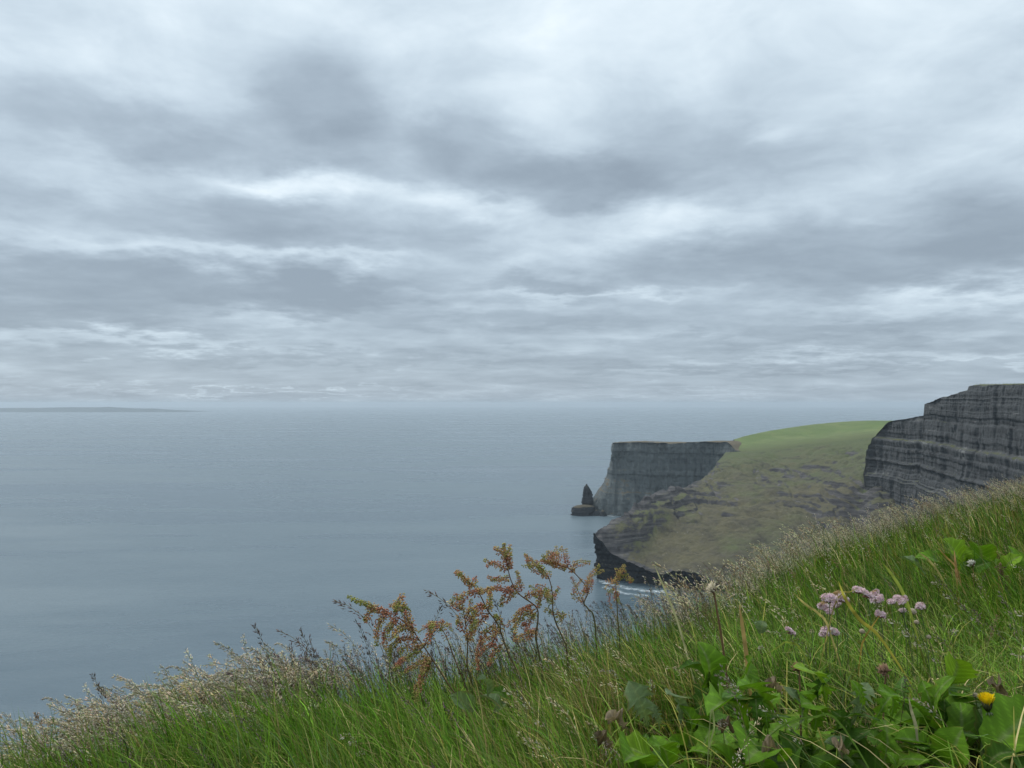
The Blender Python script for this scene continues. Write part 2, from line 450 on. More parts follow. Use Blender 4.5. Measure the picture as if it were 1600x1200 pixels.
def build_field():
    C = [[(1152, 700, 985), (1148, 690.5, 1050), (1146, 687.5, 1120), (1140, 700, 1400)],
         [(1160, 706, 953), (1168, 690, 1030), (1175, 679, 1110), (1170, 694, 1400)],
         [(1210, 700, 938), (1216, 685, 1020), (1222, 670, 1125), (1215, 684, 1400)],
         [(1260, 694, 922), (1268, 680, 1010), (1275, 663, 1130), (1265, 672, 1400)],
         [(1320, 688, 895), (1328, 674, 985), (1335, 658, 1115), (1330, 667, 1400)],
         [(1390, 680, 850), (1395, 668, 930), (1400, 657, 1040), (1400, 668, 1350)],
         [(1470, 672, 820), (1475, 662, 890), (1480, 655, 980), (1480, 668, 1300)]]
    C = [[np.array(at(*p)) for p in c] for c in C]
    C = [[c[0] + np.array((0, -32, -16) if i > 1 else (25 - 15 * i, 10 - 25 * i, -14))] + c for i, c in enumerate(C)]
    G = net(C, 160, 120)
    x, y = G[..., 0], G[..., 1]
    G[..., 2] += .7 * fbm(x * .02, y * .02, 0 * x, 4, 31)
    obj('pasture', mesh('pasture', G.reshape(-1, 3), grid_faces(160, 120), [M_FIELD], col=np.repeat((np.linspace(0, 1, 120)[None, :] * np.ones((160, 1))).reshape(-1, 1), 3, 1)), label='bright green pasture sloping up behind the cliffs', kind='structure')


def build_slope():
    C = [[(930, 832, 657), (968, 806, 690), (1015, 768, 735), (1062, 757, 790), (1100, 747, 870), (1133, 708, 965)],
         [(945, 848, 650), (990, 818, 682), (1035, 786, 722), (1085, 765, 780), (1120, 740, 860), (1148, 706, 957)],
         [(985, 886, 643), (1030, 845, 680), (1080, 800, 724), (1125, 766, 790), (1155, 738, 860), (1180, 703.5, 946)],
         [(1055, 897, 625), (1100, 852, 665), (1150, 802, 715), (1190, 766, 775), (1215, 735, 850), (1240, 696.5, 928)],
         [(1130, 910, 610), (1185, 862, 650), (1230, 808, 700), (1270, 764, 760), (1290, 730, 820), (1310, 689, 898)],
         [(1250, 935, 585), (1290, 872, 630), (1310, 812, 680), (1328, 764, 730), (1340, 726, 790), (1352, 684.5, 872)],
         [(1370, 960, 560), (1375, 882, 600), (1372, 822, 650), (1372, 766, 705), (1385, 716, 760), (1400, 679.5, 845)],
         [(1490, 990, 540), (1470, 900, 580), (1455, 835, 640), (1455, 775, 690), (1470, 716, 740), (1490, 672, 820)]]
    C = [[np.array(at(*p)) for p in c] for c in C]
    back1 = [p + np.array((6 + 3 * i, 16, -8)) for i, p in enumerate(C[0])]
    back2 = [np.array((p[0] + 12 + 3 * i, p[1] + 45, -3)) for i, p in enumerate(C[0])]
    C = [back2, back1] + C
    nu, nv = 440, 340
    tu = np.concatenate([np.linspace(0, 2, 50, endpoint=False), np.linspace(2, len(C) - 1, nu - 50)])
    G = net(C, nu, nv, lambda P, t: np.where((t < 2).reshape(-1, 1, 1), lin(P, t), cr(P, t)), cr, tu=tu)
    N = normals(G)
    if N[300, 100, 2] < 0: N = -N
    x, y, z = G[..., 0].copy(), G[..., 1].copy(), G[..., 2].copy()
    s = np.linspace(0, 1, nv)[None, :] * np.ones((nu, 1)); u = np.clip((np.arange(nu) - 50) / (nu - 50), 0, 1)[:, None]
    edge = np.clip(np.minimum(s * 20, (1 - s) * 12), 0, 1)
    # slumped ledges: the slope steps down in broken terraces across its upper half
    zz = z + 7 * fbm(x * .012, y * .012, 0 * x, 4, 41) + 2.0 * fbm(x * .05, y * .05, 0 * x, 3, 43)
    step = 7.0; fr = (zz / step) % 1.0
    terr = (np.clip((fr - .72) / .28, 0, 1) - fr)
    where = np.clip(fbm(x * .017, y * .017, 0 * x, 4, 47) * 2.8 + 1.9 * np.exp(-((s - .60) / .20) ** 2) - .45, 0, 1) * (1 - .75 * np.exp(-((s - .2) / .16) ** 2))
    rid = np.exp(-(u / .16) ** 2) * np.clip((s - .1) * 4, 0, 1) * np.clip((.85 - s) * 5, 0, 1)
    where = np.clip(where + .9 * rid, 0, 1)
    dz = terr * step * .75 * where + 2.6 * fbm(x * .03, y * .03, 0 * x, 5, 51) + 1.5 * fbm(x * .10, y * .10, 0 * x, 5, 53, .6) - 2.2 * np.clip(np.abs(fbm(x * .035 + .3 * y * .01, y * .015, 0 * x, 4, 54)) * -8 + 1, 0, 1) * np.clip(s * 3, 0, 1) + .6 * where * fbm(x * .4, y * .4, z * .4, 3, 57)
    # gully running down beside the big cliff
    gul = np.exp(-((u - .80 - .03 * np.sin(s * 9)) / .05) ** 2)
    dz -= 9 * gul * np.clip(s * 2, .3, 1) * np.clip((1 - s) * 5, 0, 1)
    G[..., 2] += dz * edge * np.clip((np.arange(nu) - 8) / 40, 0, 1)[:, None]
    rock = np.clip(where * 1.1 - .25, 0, 1) * .8 + 1.6 * np.exp(-(u / .10) ** 2) * np.clip(1.25 - s * 1.2, 0, 1) + .9 * np.exp(-(s / .05) ** 2)
    lip = np.exp(-(s / .05) ** 2) * np.clip((np.arange(nu) - 50) / 20, 0, 1)[:, None]
    tipw = np.exp(-(u / .06) ** 2) * np.clip(1 - s * 3, 0, 1) * np.clip((np.arange(nu) - 30) / 20, 0, 1)[:, None]
    G[..., 0] += tipw * 6 * fbm(x * .05, y * .09, z * .08, 4, 67, .6); G[..., 2] += tipw * 4 * fbm(x * .08, y * .08, 0 * x, 3, 68)
    G[..., 2] += lip * (7.0 * fbm(x * .05, y * .02, 0 * x, 4, 65, .6)); G[..., 1] += lip * 5 * fbm(x * .07, y * .02, 0 * x, 4, 66)
    obj('hillside', mesh('hillside', G.reshape(-1, 3), grid_faces(nu, nv), [M_SLOPE], col=np.stack([rock, np.clip((s - .55) * 2.2, 0, 1) + .7 * gul * np.clip(s * 2, 0, 1), 0 * s], -1).reshape(-1, 3)), label='olive brown slumped hillside with dark rock ledges', kind='structure')
    # sea cliff under the hillside
    E = G[:, 0]; nr = 70
    tt = np.linspace(0, 1, nr)
    inl = np.array((.35, 1.0)) / 1.06
    wx = np.stack([E[:, None, 0] + 0 * tt, E[:, None, 1] + 0 * tt, E[:, None, 2] * (1 - tt) - 3.0 * tt], -1)
    under = (np.sin(tt * np.pi) ** .6) * 5.0 + 3.0 * tt
    wx[..., 0] += inl[0] * under; wx[..., 1] += inl[1] * under
    x, y, z = wx[..., 0], wx[..., 1], wx[..., 2]
    d = 4.5 * fbm(x * .06, z * .04, y * .05, 5, 61, .6) + 1.4 * beds(z + 1.5 * fbm(x * .05, y * .05, 0 * x, 2, 3), 63, tmin=1, tmax=4) + .8 * fbm(x * .3, y * .3, z * .3, 3, 64)
    d *= np.clip(tt * 8, 0, 1)[None, :]
    wx[..., 1] -= d; wx[..., 0] -= d * (.3 + .9 * np.exp(-(u / .12) ** 2))
    obj('sea_cliff', mesh('sea_cliff', wx.reshape(-1, 3), grid_faces(nu, nr), [M_ROCK_WET]), label='low dark wet cliff at the foot of the brown hillside', kind='structure')


def build_big_cliff():
    T = [(1356, 735, 745), (1357, 704, 735), (1370, 679, 726), (1388, 659, 714), (1415, 654, 680), (1443, 650, 643), (1444.5, 632, 641), (1478, 619, 596), (1512, 609, 558), (1515, 602.5, 555), (1560, 600, 500), (1610, 600, 445), (1740, 594, 350), (2100, 590, 230)]
    cols = []
    for px, py, Y in T:
        x, y, z = at(px, py, Y)
        prof = [(-420, -6), (-120, -1), (-30, .3), (0, 0), (.04, -.02), (.10, -.14), (.35, -.36), (.55, -.50), (.85, -.75), (1.3, -1.03)]
        c = []
        for h, d in prof:
            if h <= 0: c.append((x - h * .9, y - h * .30, z + d))
            else: k_ = float(np.interp(px, [1356, 1450], [-.25, 1])); c.append((x - h * 24 * k_, y - h * 14 * k_, z + d * z))
        cols.append(c)
    nu, nv = 560, 330
    T_ = np.array([t[0] for t in T], float); tu = np.interp(np.concatenate([np.linspace(1348, 1620, nu - 80, endpoint=False), np.linspace(1620, 2100, 80)]), T_, np.arange(len(T)))
    tv = np.concatenate([np.linspace(0, 3, 30, endpoint=False), np.linspace(3, 9, nv - 30)])
    G = net(cols, nu, nv, lin, lin, tu=tu, tv=tv)
    N = np.zeros_like(G); N[..., 0] = -.85; N[..., 1] = -.52
    x, y, z = G[..., 0].copy(), G[..., 1].copy(), G[..., 2].copy()
    face = np.clip((np.arange(nv) - 30) / 5, 0, 1)[None, :]
    al = y
    zz = z + 3.5 * fbm(x * .0, al * .008, 0 * x, 3, 71) + .8 * fbm(al * .06, z * .05, 0 * x, 3, 72)
    d = 1.3 * beds(zz, 73, tmin=1.5, tmax=7) + .5 * beds(zz, 74, tmin=.6, tmax=2.0)
    d *= .55 + .9 * np.clip(.5 + fbm(al * .03, z * .03, 0 * x, 3, 79), 0, 1)
    d += 6 * fbm(al * .018, z * .012, 0 * x, 4, 75) + 3.2 * (1 - np.abs(fbm(al * .05, z * .010, 0 * x, 4, 76)) * 2.5) + 1.6 * fbm(al * .22, z * .16, x * .1, 5, 77, .6)
    # the two great set-back ledges of the face
    for zl, hgt, dep in ((118, 4, 2.6), (84, 4, 2.6)):
        d -= dep * (1 / (1 + np.exp(-(zz - zl) / .7))) - dep * .5
        d += dep * .8 * np.exp(-((zz - zl + 1.0) / hgt) ** 2) * (zz < zl)
    G = G + N * (d * face)[..., None]
    topw = np.exp(-((np.arange(nv) - 32) / 14.0) ** 2)[None, :]
    G[..., 2] += (1 - face) * .5 * fbm(x * .08, y * .08, 0 * x, 3, 78) + topw * 1.1 * fbm(al * .09, 0 * x, 0 * x, 4, 80)
    obj('cliff', mesh('cliff', G.reshape(-1, 3), grid_faces(nu, nv), [M_ROCK]), label='tall dark cliff of bedded rock beside the green pasture', kind='structure')


def blob_rock(name, pts, n=40, rings=24, seed=0, mat=None, rough=1.0):
    """pts: list of (z, cx, cy, rx, ry) sections from below the water to the top"""
    P = np.array(pts, float); t = np.linspace(0, len(P) - 1, rings); S = lin(P, t)
    a = np.linspace(0, 2 * np.pi, n, endpoint=False)
    z = S[:, 0:1] + 0 * a; x = S[:, 1:2] + S[:, 3:4] * np.cos(a); y = S[:, 2:3] + S[:, 4:5] * np.sin(a)
    k = 1 + .5 * fbm(x * .16, y * .16, z * .07, 5, seed, .6) * rough + .12 * beds(z, seed, tmin=.8, tmax=2.5) * rough
    x = S[:, 1:2] + (x - S[:, 1:2]) * k; y = S[:, 2:3] + (y - S[:, 2:3]) * k; z = z + 1.6 * rough * fbm(x * .25, y * .25, z * .1, 4, seed + 3) * (S[:, 0:1] > 1)
    v = np.stack([x, y, z], -1).reshape(-1, 3); v = np.vstack([v, [[S[-1, 1], S[-1, 2], S[-1, 0] + .4]]])
    f = []
    for i in range(rings - 1):
        j = np.arange(n); k_ = (j + 1) % n; f.append(np.stack([i * n + j, i * n + k_, (i + 1) * n + k_, (i + 1) * n + j], -1))
    j = np.arange(n); cap = np.stack([(rings - 1) * n + j, (rings - 1) * n + (j + 1) % n, np.full(n, len(v) - 1)], -1)
    return mesh(name, v, [np.concatenate(f), cap], [mat])


def build_rocks():
    k = 1062 / F
    def sec(px, py, rx, Y=1055, ry=None):
        x, y, z = at(px, py, Y); return (z, x, y, rx * k, (ry or rx) * k)
    obj('sea_stack', blob_rock('sea_stack', [sec(918, 803, 10), sec(918, 787, 8.6), sec(918, 777, 8), sec(918, 769, 7), sec(917, 763, 5), sec(916, 759.5, 2.6), sec(916.5, 756.5, 0.9)], n=64, rings=44, seed=5, mat=M_ROCK_WET, rough=.9),
        label='pointed dark sea stack standing off the far headland', cat='rock')
    obj('rock_ledge', blob_rock('rock_ledge', [sec(911, 806, 20, 1040, 14), sec(910, 799, 18, 1040, 13), sec(911, 793, 17, 1040, 12), sec(914, 790.5, 13, 1040, 10), sec(917, 789, 6, 1040, 5)], n=64, rings=34, seed=9, mat=M_ROCK_WET, rough=.65),
        label='low flat topped dark rock at the foot of the sea stack', cat='rock')
    obj('rock_shoulder', blob_rock('rock_shoulder', [sec(948, 805, 34, 1062, 20), sec(948, 790, 24, 1066, 16), sec(948, 776, 17, 1070, 12), sec(948, 765, 10, 1072, 8), sec(947, 759, 3, 1072, 3)], seed=12, mat=M_ROCK_FAR),
        label='broken rock shoulder between the sea stack and the far cliff', cat='rock')
    r = np.random.default_rng(4)
    for i in range(9):
        px = 930 + i * 5.5 + r.uniform(-2, 2); Y = 1036 + r.uniform(-8, 6); s = r.uniform(2.2, 4.5)
        obj('shore_rock', blob_rock('shore_rock', [sec(px, 806, s * 1.3, Y), sec(px, 801.5, s, Y), sec(px, 799 - s * .4, s * .4, Y)], n=14, rings=7, seed=20 + i, mat=M_ROCK_WET),
            label='small dark wave washed rock at the foot of the far headland', cat='rock', group='rocks awash below the far headland')


def build_island():
    I = Mat('island_land'); M_ISLE = I.done(I.bsdf(I.ramp(I.noise(I.obj(), .002, 4), [(.4, (.020, .030, .030)), (.6, (.035, .045, .035))]), .95, .05))
    Y = 13200.0
    prof = [(-700, 637.0), (-300, 636.8), (0, 637.5), (60, 637.2), (105, 636.3), (150, 636.5), (172, 635.6), (190, 636.8), (215, 638.2), (240, 638.0), (255, 639.5), (275, 641.0), (296, 643.6)]
    px = np.linspace(-700, 296, 260); py = np.interp(px, [p[0] for p in prof], [p[1] for p in prof])
    py += .25 * fbm(px * .05, 0 * px, 0 * px, 4, 2)
    V = []
    for d, h in ((-260, -.2), (-200, .15), (-120, .6), (0, 1.0), (300, .8), (900, .4), (1500, -.2)):
        x = (px - 800) / F * Y; top = np.array([at(0, p, Y)[2] for p in py]); top = np.maximum(top, 1.0)
        V.append(np.stack([x, np.full_like(x, Y + d), top * h - 2 * (h < 0)], -1))
    G = np.array(V)
    obj('island', mesh('island', G.reshape(-1, 3), grid_faces(7, 260), [M_ISLE]), label='low distant island on the horizon', kind='structure')


build_far_headland(); build_field(); build_slope(); build_big_cliff(); build_rocks(); build_island()


def build_haze():
    M = Mat('haze_air'); n = M.nd('ShaderNodeVolumePrincipled')
    n.inputs['Color'].default_value = (.73, .84, .93, 1); n.inputs['Density'].default_value = 0.75e-4; n.inputs['Anisotropy'].default_value = 0.25
    M.L.new(n.outputs[0], M.out.inputs['Volume'])
    M.m.cycles.homogeneous_volume = True
    s = 31000.0; zb, zt = -6.0, 175.0
    v = [(x, y, z) for z in (zb, zt) for x, y in ((-s, -s), (s, -s), (s, s), (-s, s))]
    f = np.array([(3, 2, 1, 0), (4, 5, 6, 7), (0, 1, 5, 4), (1, 2, 6, 5), (2, 3, 7, 6), (3, 0, 4, 7)])
    obj('haze', mesh('haze', v, f, [M.m], smooth=False), label='thin pale sea haze in the air', kind='stuff')


build_haze()
#FOREGROUND
# ------------------------------------------------------------------ the grassy cliff edge in front
EDGE = np.array([(-40, -30), (-10, -5), (-4, -1), (-2, .35), (-1.3, .95), (-.95, 1.32), (-.8, 1.58), (-.58, 1.75), (-.31, 1.86), (0, 2.0), (.27, 2.16), (.62, 2.5),
                 (1.0, 3.0), (1.54, 3.7), (2.6, 4.8), (4, 6), (8, 9), (20, 15), (40, 22)], float)


def edge_y(x): return np.interp(x, EDGE[:, 0], EDGE[:, 1])


def ground(x, y):
    x = np.asarray(x, float); y = np.asarray(y, float)
    z = -.72 + .15 * np.exp(-((x - .9) / .85) ** 2 - ((y - 1.0) / .8) ** 2) + .035 * fbm(x * 1.3, y * 1.3, 0 * x, 3, 101) + .012 * fbm(x * 6, y * 6, 0 * x, 2, 103)
    d = (y - edge_y(x)) * .72
    drop = np.where(d > 3, 1.1 * 3 + (d - 3) * 5.5, 1.1 * np.log1p(np.exp(np.clip(d / .12, -30, 30))) * .12)
    return H + z - np.minimum(np.where(d < 3, drop, 3.3 + (d - 3) * 5.5), H)


def hit(px, py):
    """where the line of sight of a pixel meets the grassy bank"""
    u, w = ray(px, py)
    Y = np.linspace(.4, 8, 1500); z = H + w * Y; g = ground(u * Y, Y)
    i = np.argmax(z < g)
    return (u * Y[i], Y[i], float(g[i]))


def plant_material(name, rough=.55, spec=.3, trans=.35, bumpy=0.0, tint=(1, 1, 1)):
    M = Mat(name); a = M.nd('ShaderNodeAttribute', attribute_name='Col')
    c = a.outputs['Color']
    P = M.obj()
    c = M.mix(M.ramp(M.noise(P, 60, 4, .6), [(.35, .0), (.75, .45)]), c, M.mix(1.0, c, (.70, .74, .62), 'MULTIPLY'))
    nrm = M.bump(M.noise(P, 220, 3, .6), bumpy, .002) if bumpy else None
    b = M.bsdf(c, rough, spec, nrm)
    t = M.nd('ShaderNodeBsdfTranslucent'); M.put(t.inputs[0], M.mix(1.0, c, (1.15, 1.2, .7), 'MULTIPLY'))
    m_ = M.nd('ShaderNodeMixShader'); m_.inputs[0].default_value = trans; M.L.new(b, m_.inputs[1]); M.L.new(t.outputs[0], m_.inputs[2])
    return M.done(m_.outputs[0])


M_GRASS = plant_material('grass_blades', .6, .10, .24)
M_SEED = plant_material('seed_heads', .8, .15, .25)
M_LEAF = plant_material('broad_leaves', .5, .14, .28, .6)
M_STEM = plant_material('plant_stems', .6, .25, .1)
M_FLOWER = plant_material('petals', .7, .15, .3)


def soil_material():
    M = Mat('turf_soil'); P = M.obj()
    c = M.ramp(M.noise(P, 18, 6, .7), [(.35, (.012, .010, .006)), (.55, (.030, .030, .012)), (.75, (.06, .05, .025))])
    return M.done(M.bsdf(c, .95, .1, M.bump(M.noise(P, 60, 5, .7), .8, .01)))


def build_ground():
    xs = np.concatenate([-np.geomspace(30, 2.05, 24), np.arange(-2, 5, .06), np.geomspace(5, 38, 24)])
    ts = np.concatenate([-np.geomspace(25, 3.6, 16), np.arange(-3.5, 1.2, .06), np.geomspace(1.25, 45, 26)])
    X = np.repeat(xs[:, None], len(ts), 1); Y = edge_y(xs)[:, None] + ts[None, :]
    G = np.stack([X, Y, ground(X, Y)], -1); G[..., 2] = np.maximum(G[..., 2], -2)
    obj('ground', mesh('ground', G.reshape(-1, 3), grid_faces(len(xs), len(ts)), [soil_material()]), label='dark turf soil of the cliff top under the grass', kind='structure')


build_ground()


def blades(n, x, y, z, L, W, az, th0, th1, col, K=4, tipcol=None):
    """n blades at once: K segments each, tapering to a point; returns verts, tris, colours"""
    t = np.linspace(0, 1, K + 1)
    th = th0[:, None] + (th1 - th0)[:, None] * t[None, :] ** 1.3
    ds = (L / K)[:, None]
    hx = np.concatenate([np.zeros((n, 1)), np.cumsum(np.sin((th[:, 1:] + th[:, :-1]) / 2) * ds, 1)], 1)
    hz = np.concatenate([np.zeros((n, 1)), np.cumsum(np.cos((th[:, 1:] + th[:, :-1]) / 2) * ds, 1)], 1)
    ca, sa = np.cos(az)[:, None], np.sin(az)[:, None]
    cx, cy, cz = x[:, None] + hx * ca, y[:, None] + hx * sa, z[:, None] + hz
    tw = az + np.pi / 2 + rng.uniform(-.9, .9, n)
    wx, wy = np.cos(tw)[:, None], np.sin(tw)[:, None]
    w = (W / 2)[:, None] * np.array([.75, 1, .85, .55, 0] if K == 4 else np.append(np.linspace(.9, .45, K), 0))[None, :]
    A = np.stack([cx - wx * w, cy - wy * w, cz], -1); B = np.stack([cx + wx * w, cy + wy * w, cz], -1)
    V = np.concatenate([A[:, :K], B[:, :K], A[:, K:]], 1)            # n, 2K+1, 3
    f = []
    for k in range(K - 1): f += [(k, K + k, K + k + 1), (k, K + k + 1, k + 1)]
    f.append((K - 1, 2 * K - 1, 2 * K))
    Fc = (np.arange(n)[:, None, None] * (2 * K + 1) + np.array(f)[None]).reshape(-1, 3)
    tt = np.concatenate([t[:K], t[:K], [1]])
    c = col[:, None, :] * np.ones((1, 2 * K + 1, 1))
    if tipcol is not None: c = c * (1 - (tt ** 3)[None, :, None] * .6) + tipcol[:, None, :] * ((tt ** 3)[None, :, None] * .6)
    return V.reshape(-1, 3), Fc, c.reshape(-1, 3)


def scatter(n, u0, u1, y0, y1, dmax=.30, dmin=-9):
    u = rng.uniform(u0, u1, n); Y = np.exp(rng.uniform(math.log(y0), math.log(y1), n))
    x = u * Y; d = (Y - edge_y(x)) * .72
    k = (d < dmax) & (d > dmin)
    return x[k], Y[k]


PAL = np.array([(.084, .190, .014), (.122, .240, .022), (.185, .270, .040), (.046, .108, .016), (.29, .27, .060), (.105, .170, .055), (.50, .40, .19), (.24, .18, .075)])


def build_grass():
    x, y = scatter(330000, -.98, 1.0, .55, 9.0)
    n = len(x); z = ground(x, y) - .004
    big = fbm(x * 1.1, y * 1.1, 0 * x, 3, 201); med = fbm(x * 4.0, y * 4.0, 0 * x, 3, 203); wind = fbm(x * 1.6, y * 1.6, 0 * x, 2, 205)
    lawn = np.exp(-((x - 1.0) / .50) ** 2 - ((y - 1.65) / .55) ** 2)
    edge_d = edge_y(x) - y
    L = np.clip(rng.gamma(12, 1 / 12, n), .3, 1.6) * (.165 + .035 * med + .02 * big) * (1 - .50 * np.clip(lawn, 0, 1))
    L *= np.clip(1 - .05 * (y - 3), .75, 1)
    leafy = np.clip((x / y - .12) / .06, 0, 1) * np.clip((1.50 - y) / .12, 0, 1)
    L *= 1 - .70 * leafy
    L *= 1 - .40 * np.clip((-x - .30) / .1, 0, 1) * np.clip(1 - edge_d / .30, 0, 1)
    L *= 1 - .30 * np.clip(1 - np.abs(x + .05) / .45, 0, 1) * np.clip(1 - np.abs(y - 1.62) / .35, 0, 1)
    W = np.maximum(rng.uniform(.0014, .0034, n), .0011 * y) * rng.uniform(.8, 1.15, n)
    az = math.pi + .15 + wind * 1.6 + rng.normal(0, .75 + 1.2 * np.clip(lawn, 0, 1), n)
    th0 = np.abs(rng.normal(.10, .14 + .35 * np.clip(lawn, 0, 1), n)); th1 = th0 + np.abs(rng.normal(1.0, .5, n)) + .25 * np.clip(med, 0, 1)
    wts = np.ones((n, 8)) * np.array([.30, .27, .15, .16, .05, .05, .04, .03])
    left = 1 / (1 + np.exp((x + .05) / .12)); mid = np.exp(-((x - .18) / .22) ** 2 - ((y - 1.45) / .45) ** 2)
    far = np.clip((y - 2.2) / 2.0, 0, 1)
    wts[:, 0] += .25 * left; wts[:, 1] += .25 * left
    wts[:, 4] += .16 * mid + .10 * far; wts[:, 6] += .14 * mid + .06 * far; wts[:, 7] += .26 * mid + .16 * far; wts[:, 3] += .25 * far
    wts[:, 2] += .22 * lawn + .15 * np.clip(big, 0, 1); wts[:, 3] += .2 * np.clip(-med, 0, 1)
    cw = np.cumsum(wts, 1); cw /= cw[:, -1:]
    idx = (rng.random(n)[:, None] > cw).sum(1)
    col = PAL[idx] * np.exp(rng.normal(0, .32, (n, 1))) * (1 + .25 * med[:, None])
    tip = np.where(rng.random((n, 1)) < .4, np.array([[.22, .17, .07]]), col * 1.15)
    v, f, c = blades(n, x, y, z, L, W, az, th0, th1, col, 4, tip)
    # dead thatch lying between the stems
    x, y = scatter(20000, -.95, 1.0, .6, 7.0, .1); m_ = len(x)
    v2, f2, c2 = blades(m_, x, y, ground(x, y) + rng.uniform(0, .03, m_), rng.uniform(.06, .16, m_), np.maximum(rng.uniform(.0015, .003, m_), .001 * y), rng.uniform(0, 6.28, m_),
                        rng.uniform(.8, 1.4, m_), rng.uniform(1.4, 1.9, m_), np.array([[.20, .155, .075]]) * rng.uniform(.5, 1.3, (m_, 1)), 3)
    # a few long arching blades that stand above the rest
    x, y = scatter(2600, -.9, .95, .85, 5.0, -.18); q = len(x)
    v3, f3, c3 = blades(q, x, y, ground(x, y), rng.uniform(.15, .27, q), np.maximum(rng.uniform(.002, .0042, q), .0011 * y), math.pi + .1 + rng.normal(0, 1.1, q), rng.uniform(.2, .7, q), rng.uniform(1.3, 2.3, q),
                        PAL[rng.choice([1, 2, 2, 4, 5, 6], q)] * rng.uniform(.9, 1.3, (q, 1)), 6)
    f2 = f2 + len(v); f3 = f3 + len(v) + len(v2)
    obj('grass', mesh('grass', np.vstack([v, v2, v3]), np.vstack([f, f2, f3]), [M_GRASS], np.vstack([c, c2, c3])), label='long wind blown green grass covering the cliff edge', kind='stuff')


build_grass()


# ------------------------------------------------------------------ small builders for plants
class Geo:
    def __init__(s): s.v, s.f, s.c, s.n = [], [], [], 0

    def add(s, v, f, c):
        v = np.asarray(v, float); s.v.append(v); s.f.append(np.asarray(f) + s.n); s.n += len(v)
        c = np.asarray(c, float); s.c.append(c if c.ndim == 2 else np.tile(c, (len(v), 1)))

    def arr(s): return np.vstack(s.v), np.vstack(s.f), np.vstack(s.c)

    def mesh(s, name, mat): v, f, c = s.arr(); return mesh(name, v, f, [mat], c)

    def tube(s, pts, rad, col, n=5):
        P = np.asarray(pts, float); m_ = len(P); T = np.gradient(P, axis=0); T /= np.linalg.norm(T, axis=1, keepdims=True) + 1e-12
        ref = np.array((0.13, .99, .05)); A = np.cross(T, ref); A /= np.linalg.norm(A, axis=1, keepdims=True) + 1e-12; B = np.cross(T, A)
        rad = np.broadcast_to(np.asarray(rad, float), (m_,)); a = np.arange(n) * 2 * np.pi / n
        V = P[:, None] + rad[:, None, None] * (np.cos(a)[None, :, None] * A[:, None] + np.sin(a)[None, :, None] * B[:, None])
        i = np.arange(m_ - 1)[:, None] * n; j = np.arange(n)[None]; k = (j + 1) % n
        q = np.stack([i + j, i + k, i + n + k, i + n + j], -1).reshape(-1, 4)
        col = np.asarray(col, float)
        if col.ndim == 2: col = np.repeat(col, n, 0)
        s.add(V.reshape(-1, 3), np.vstack([q[:, [0, 1, 2]], q[:, [0, 2, 3]]]), col)

    def spindles(s, pos, dirs, L, r, col, n=3):
        """many pointed grains at once"""
        pos = np.asarray(pos, float); D = np.asarray(dirs, float); D = D / (np.linalg.norm(D, axis=1, keepdims=True) + 1e-9); m_ = len(pos)
        ref = np.tile((.3, .2, .93), (m_, 1)) + rng.normal(0, .3, (m_, 3)); A = np.cross(D, ref); A /= np.linalg.norm(A, axis=1, keepdims=True) + 1e-9; B = np.cross(D, A)
        L = np.broadcast_to(L, (m_,))[:, None]; r = np.broadcast_to(r, (m_,))[:, None]
        ph = rng.uniform(0, 6, m_)
        ring = [pos + D * L * .42 + r * (np.cos(ph + a)[:, None] * A + np.sin(ph + a)[:, None] * B) for a in np.arange(n) * 2 * np.pi / n]
        V = np.stack([pos] + ring + [pos + D * L], 1)
        f = []
        for k in range(n):
            k2 = (k + 1) % n; f += [(0, 1 + k2, 1 + k), (n + 1, 1 + k, 1 + k2)]
        Fc = (np.arange(m_)[:, None, None] * (n + 2) + np.array(f)[None]).reshape(-1, 3)
        col = np.asarray(col, float); col = np.tile(col, (m_, 1)) if col.ndim == 1 else col
        s.add(V.reshape(-1, 3), Fc, np.repeat(col, n + 2, 0))


def smooth_path(pts, n):
    P = np.asarray(pts, float)
    return cr(P, np.linspace(0, len(P) - 1, n)) if len(P) > 2 else lin(P, np.linspace(0, 1, n))


def grass_stem(rs, L, head, nsp, sl, th0, th1, opened, hcol, scol, lod=1.0):
    """one flowering stem leaning to local +x; returns stem Geo, head Geo, tip"""
    m_ = 12; t = np.linspace(0, 1, m_); th = th0 + (th1 - th0) * t ** 2.2; ds = L / (m_ - 1)
    P = np.zeros((m_, 3)); P[1:, 0] = np.cumsum(np.sin(th[:-1]) * ds); P[1:, 2] = np.cumsum(np.cos(th[:-1]) * ds); P[:, 1] = .02 * L * np.sin(t * 5 + rs.uniform(0, 6))
    g, h = Geo(), Geo()
    g.tube(P, np.linspace(.0009, .00045, m_), scol, 3)
    s = np.sort(rs.uniform(0, 1, nsp)); tt = 1 - head / L * (1 - s)
    C = np.stack([np.interp(tt, t, P[:, k]) for k in range(3)], 1); T = np.stack([np.interp(tt, t, np.gradient(P[:, k])) for k in range(3)], 1); T /= np.linalg.norm(T, axis=1, keepdims=True)
    rad = rs.normal(0, 1, (nsp, 3)); rad -= (rad * T).sum(1, keepdims=True) * T; rad /= np.linalg.norm(rad, axis=1, keepdims=True)
    off = opened * head * (1 - s[:, None]) ** .7 * rs.uniform(.1, 1, (nsp, 1))
    pos = C + rad * off + T * off * 1.1 - np.array((0, 0, 1.0)) * off * .5
    D = T + rad * .45 + rs.normal(0, .18, (nsp, 3)); D[:, 2] -= .15
    col = np.array(hcol) * rs.uniform(.65, 1.35, (nsp, 1)) * (1 + rs.normal(0, .07, (nsp, 3)))
    h.spindles(pos, D, sl * rs.uniform(.75, 1.25, nsp), sl * .125, col)
    return g, h, P[-1]


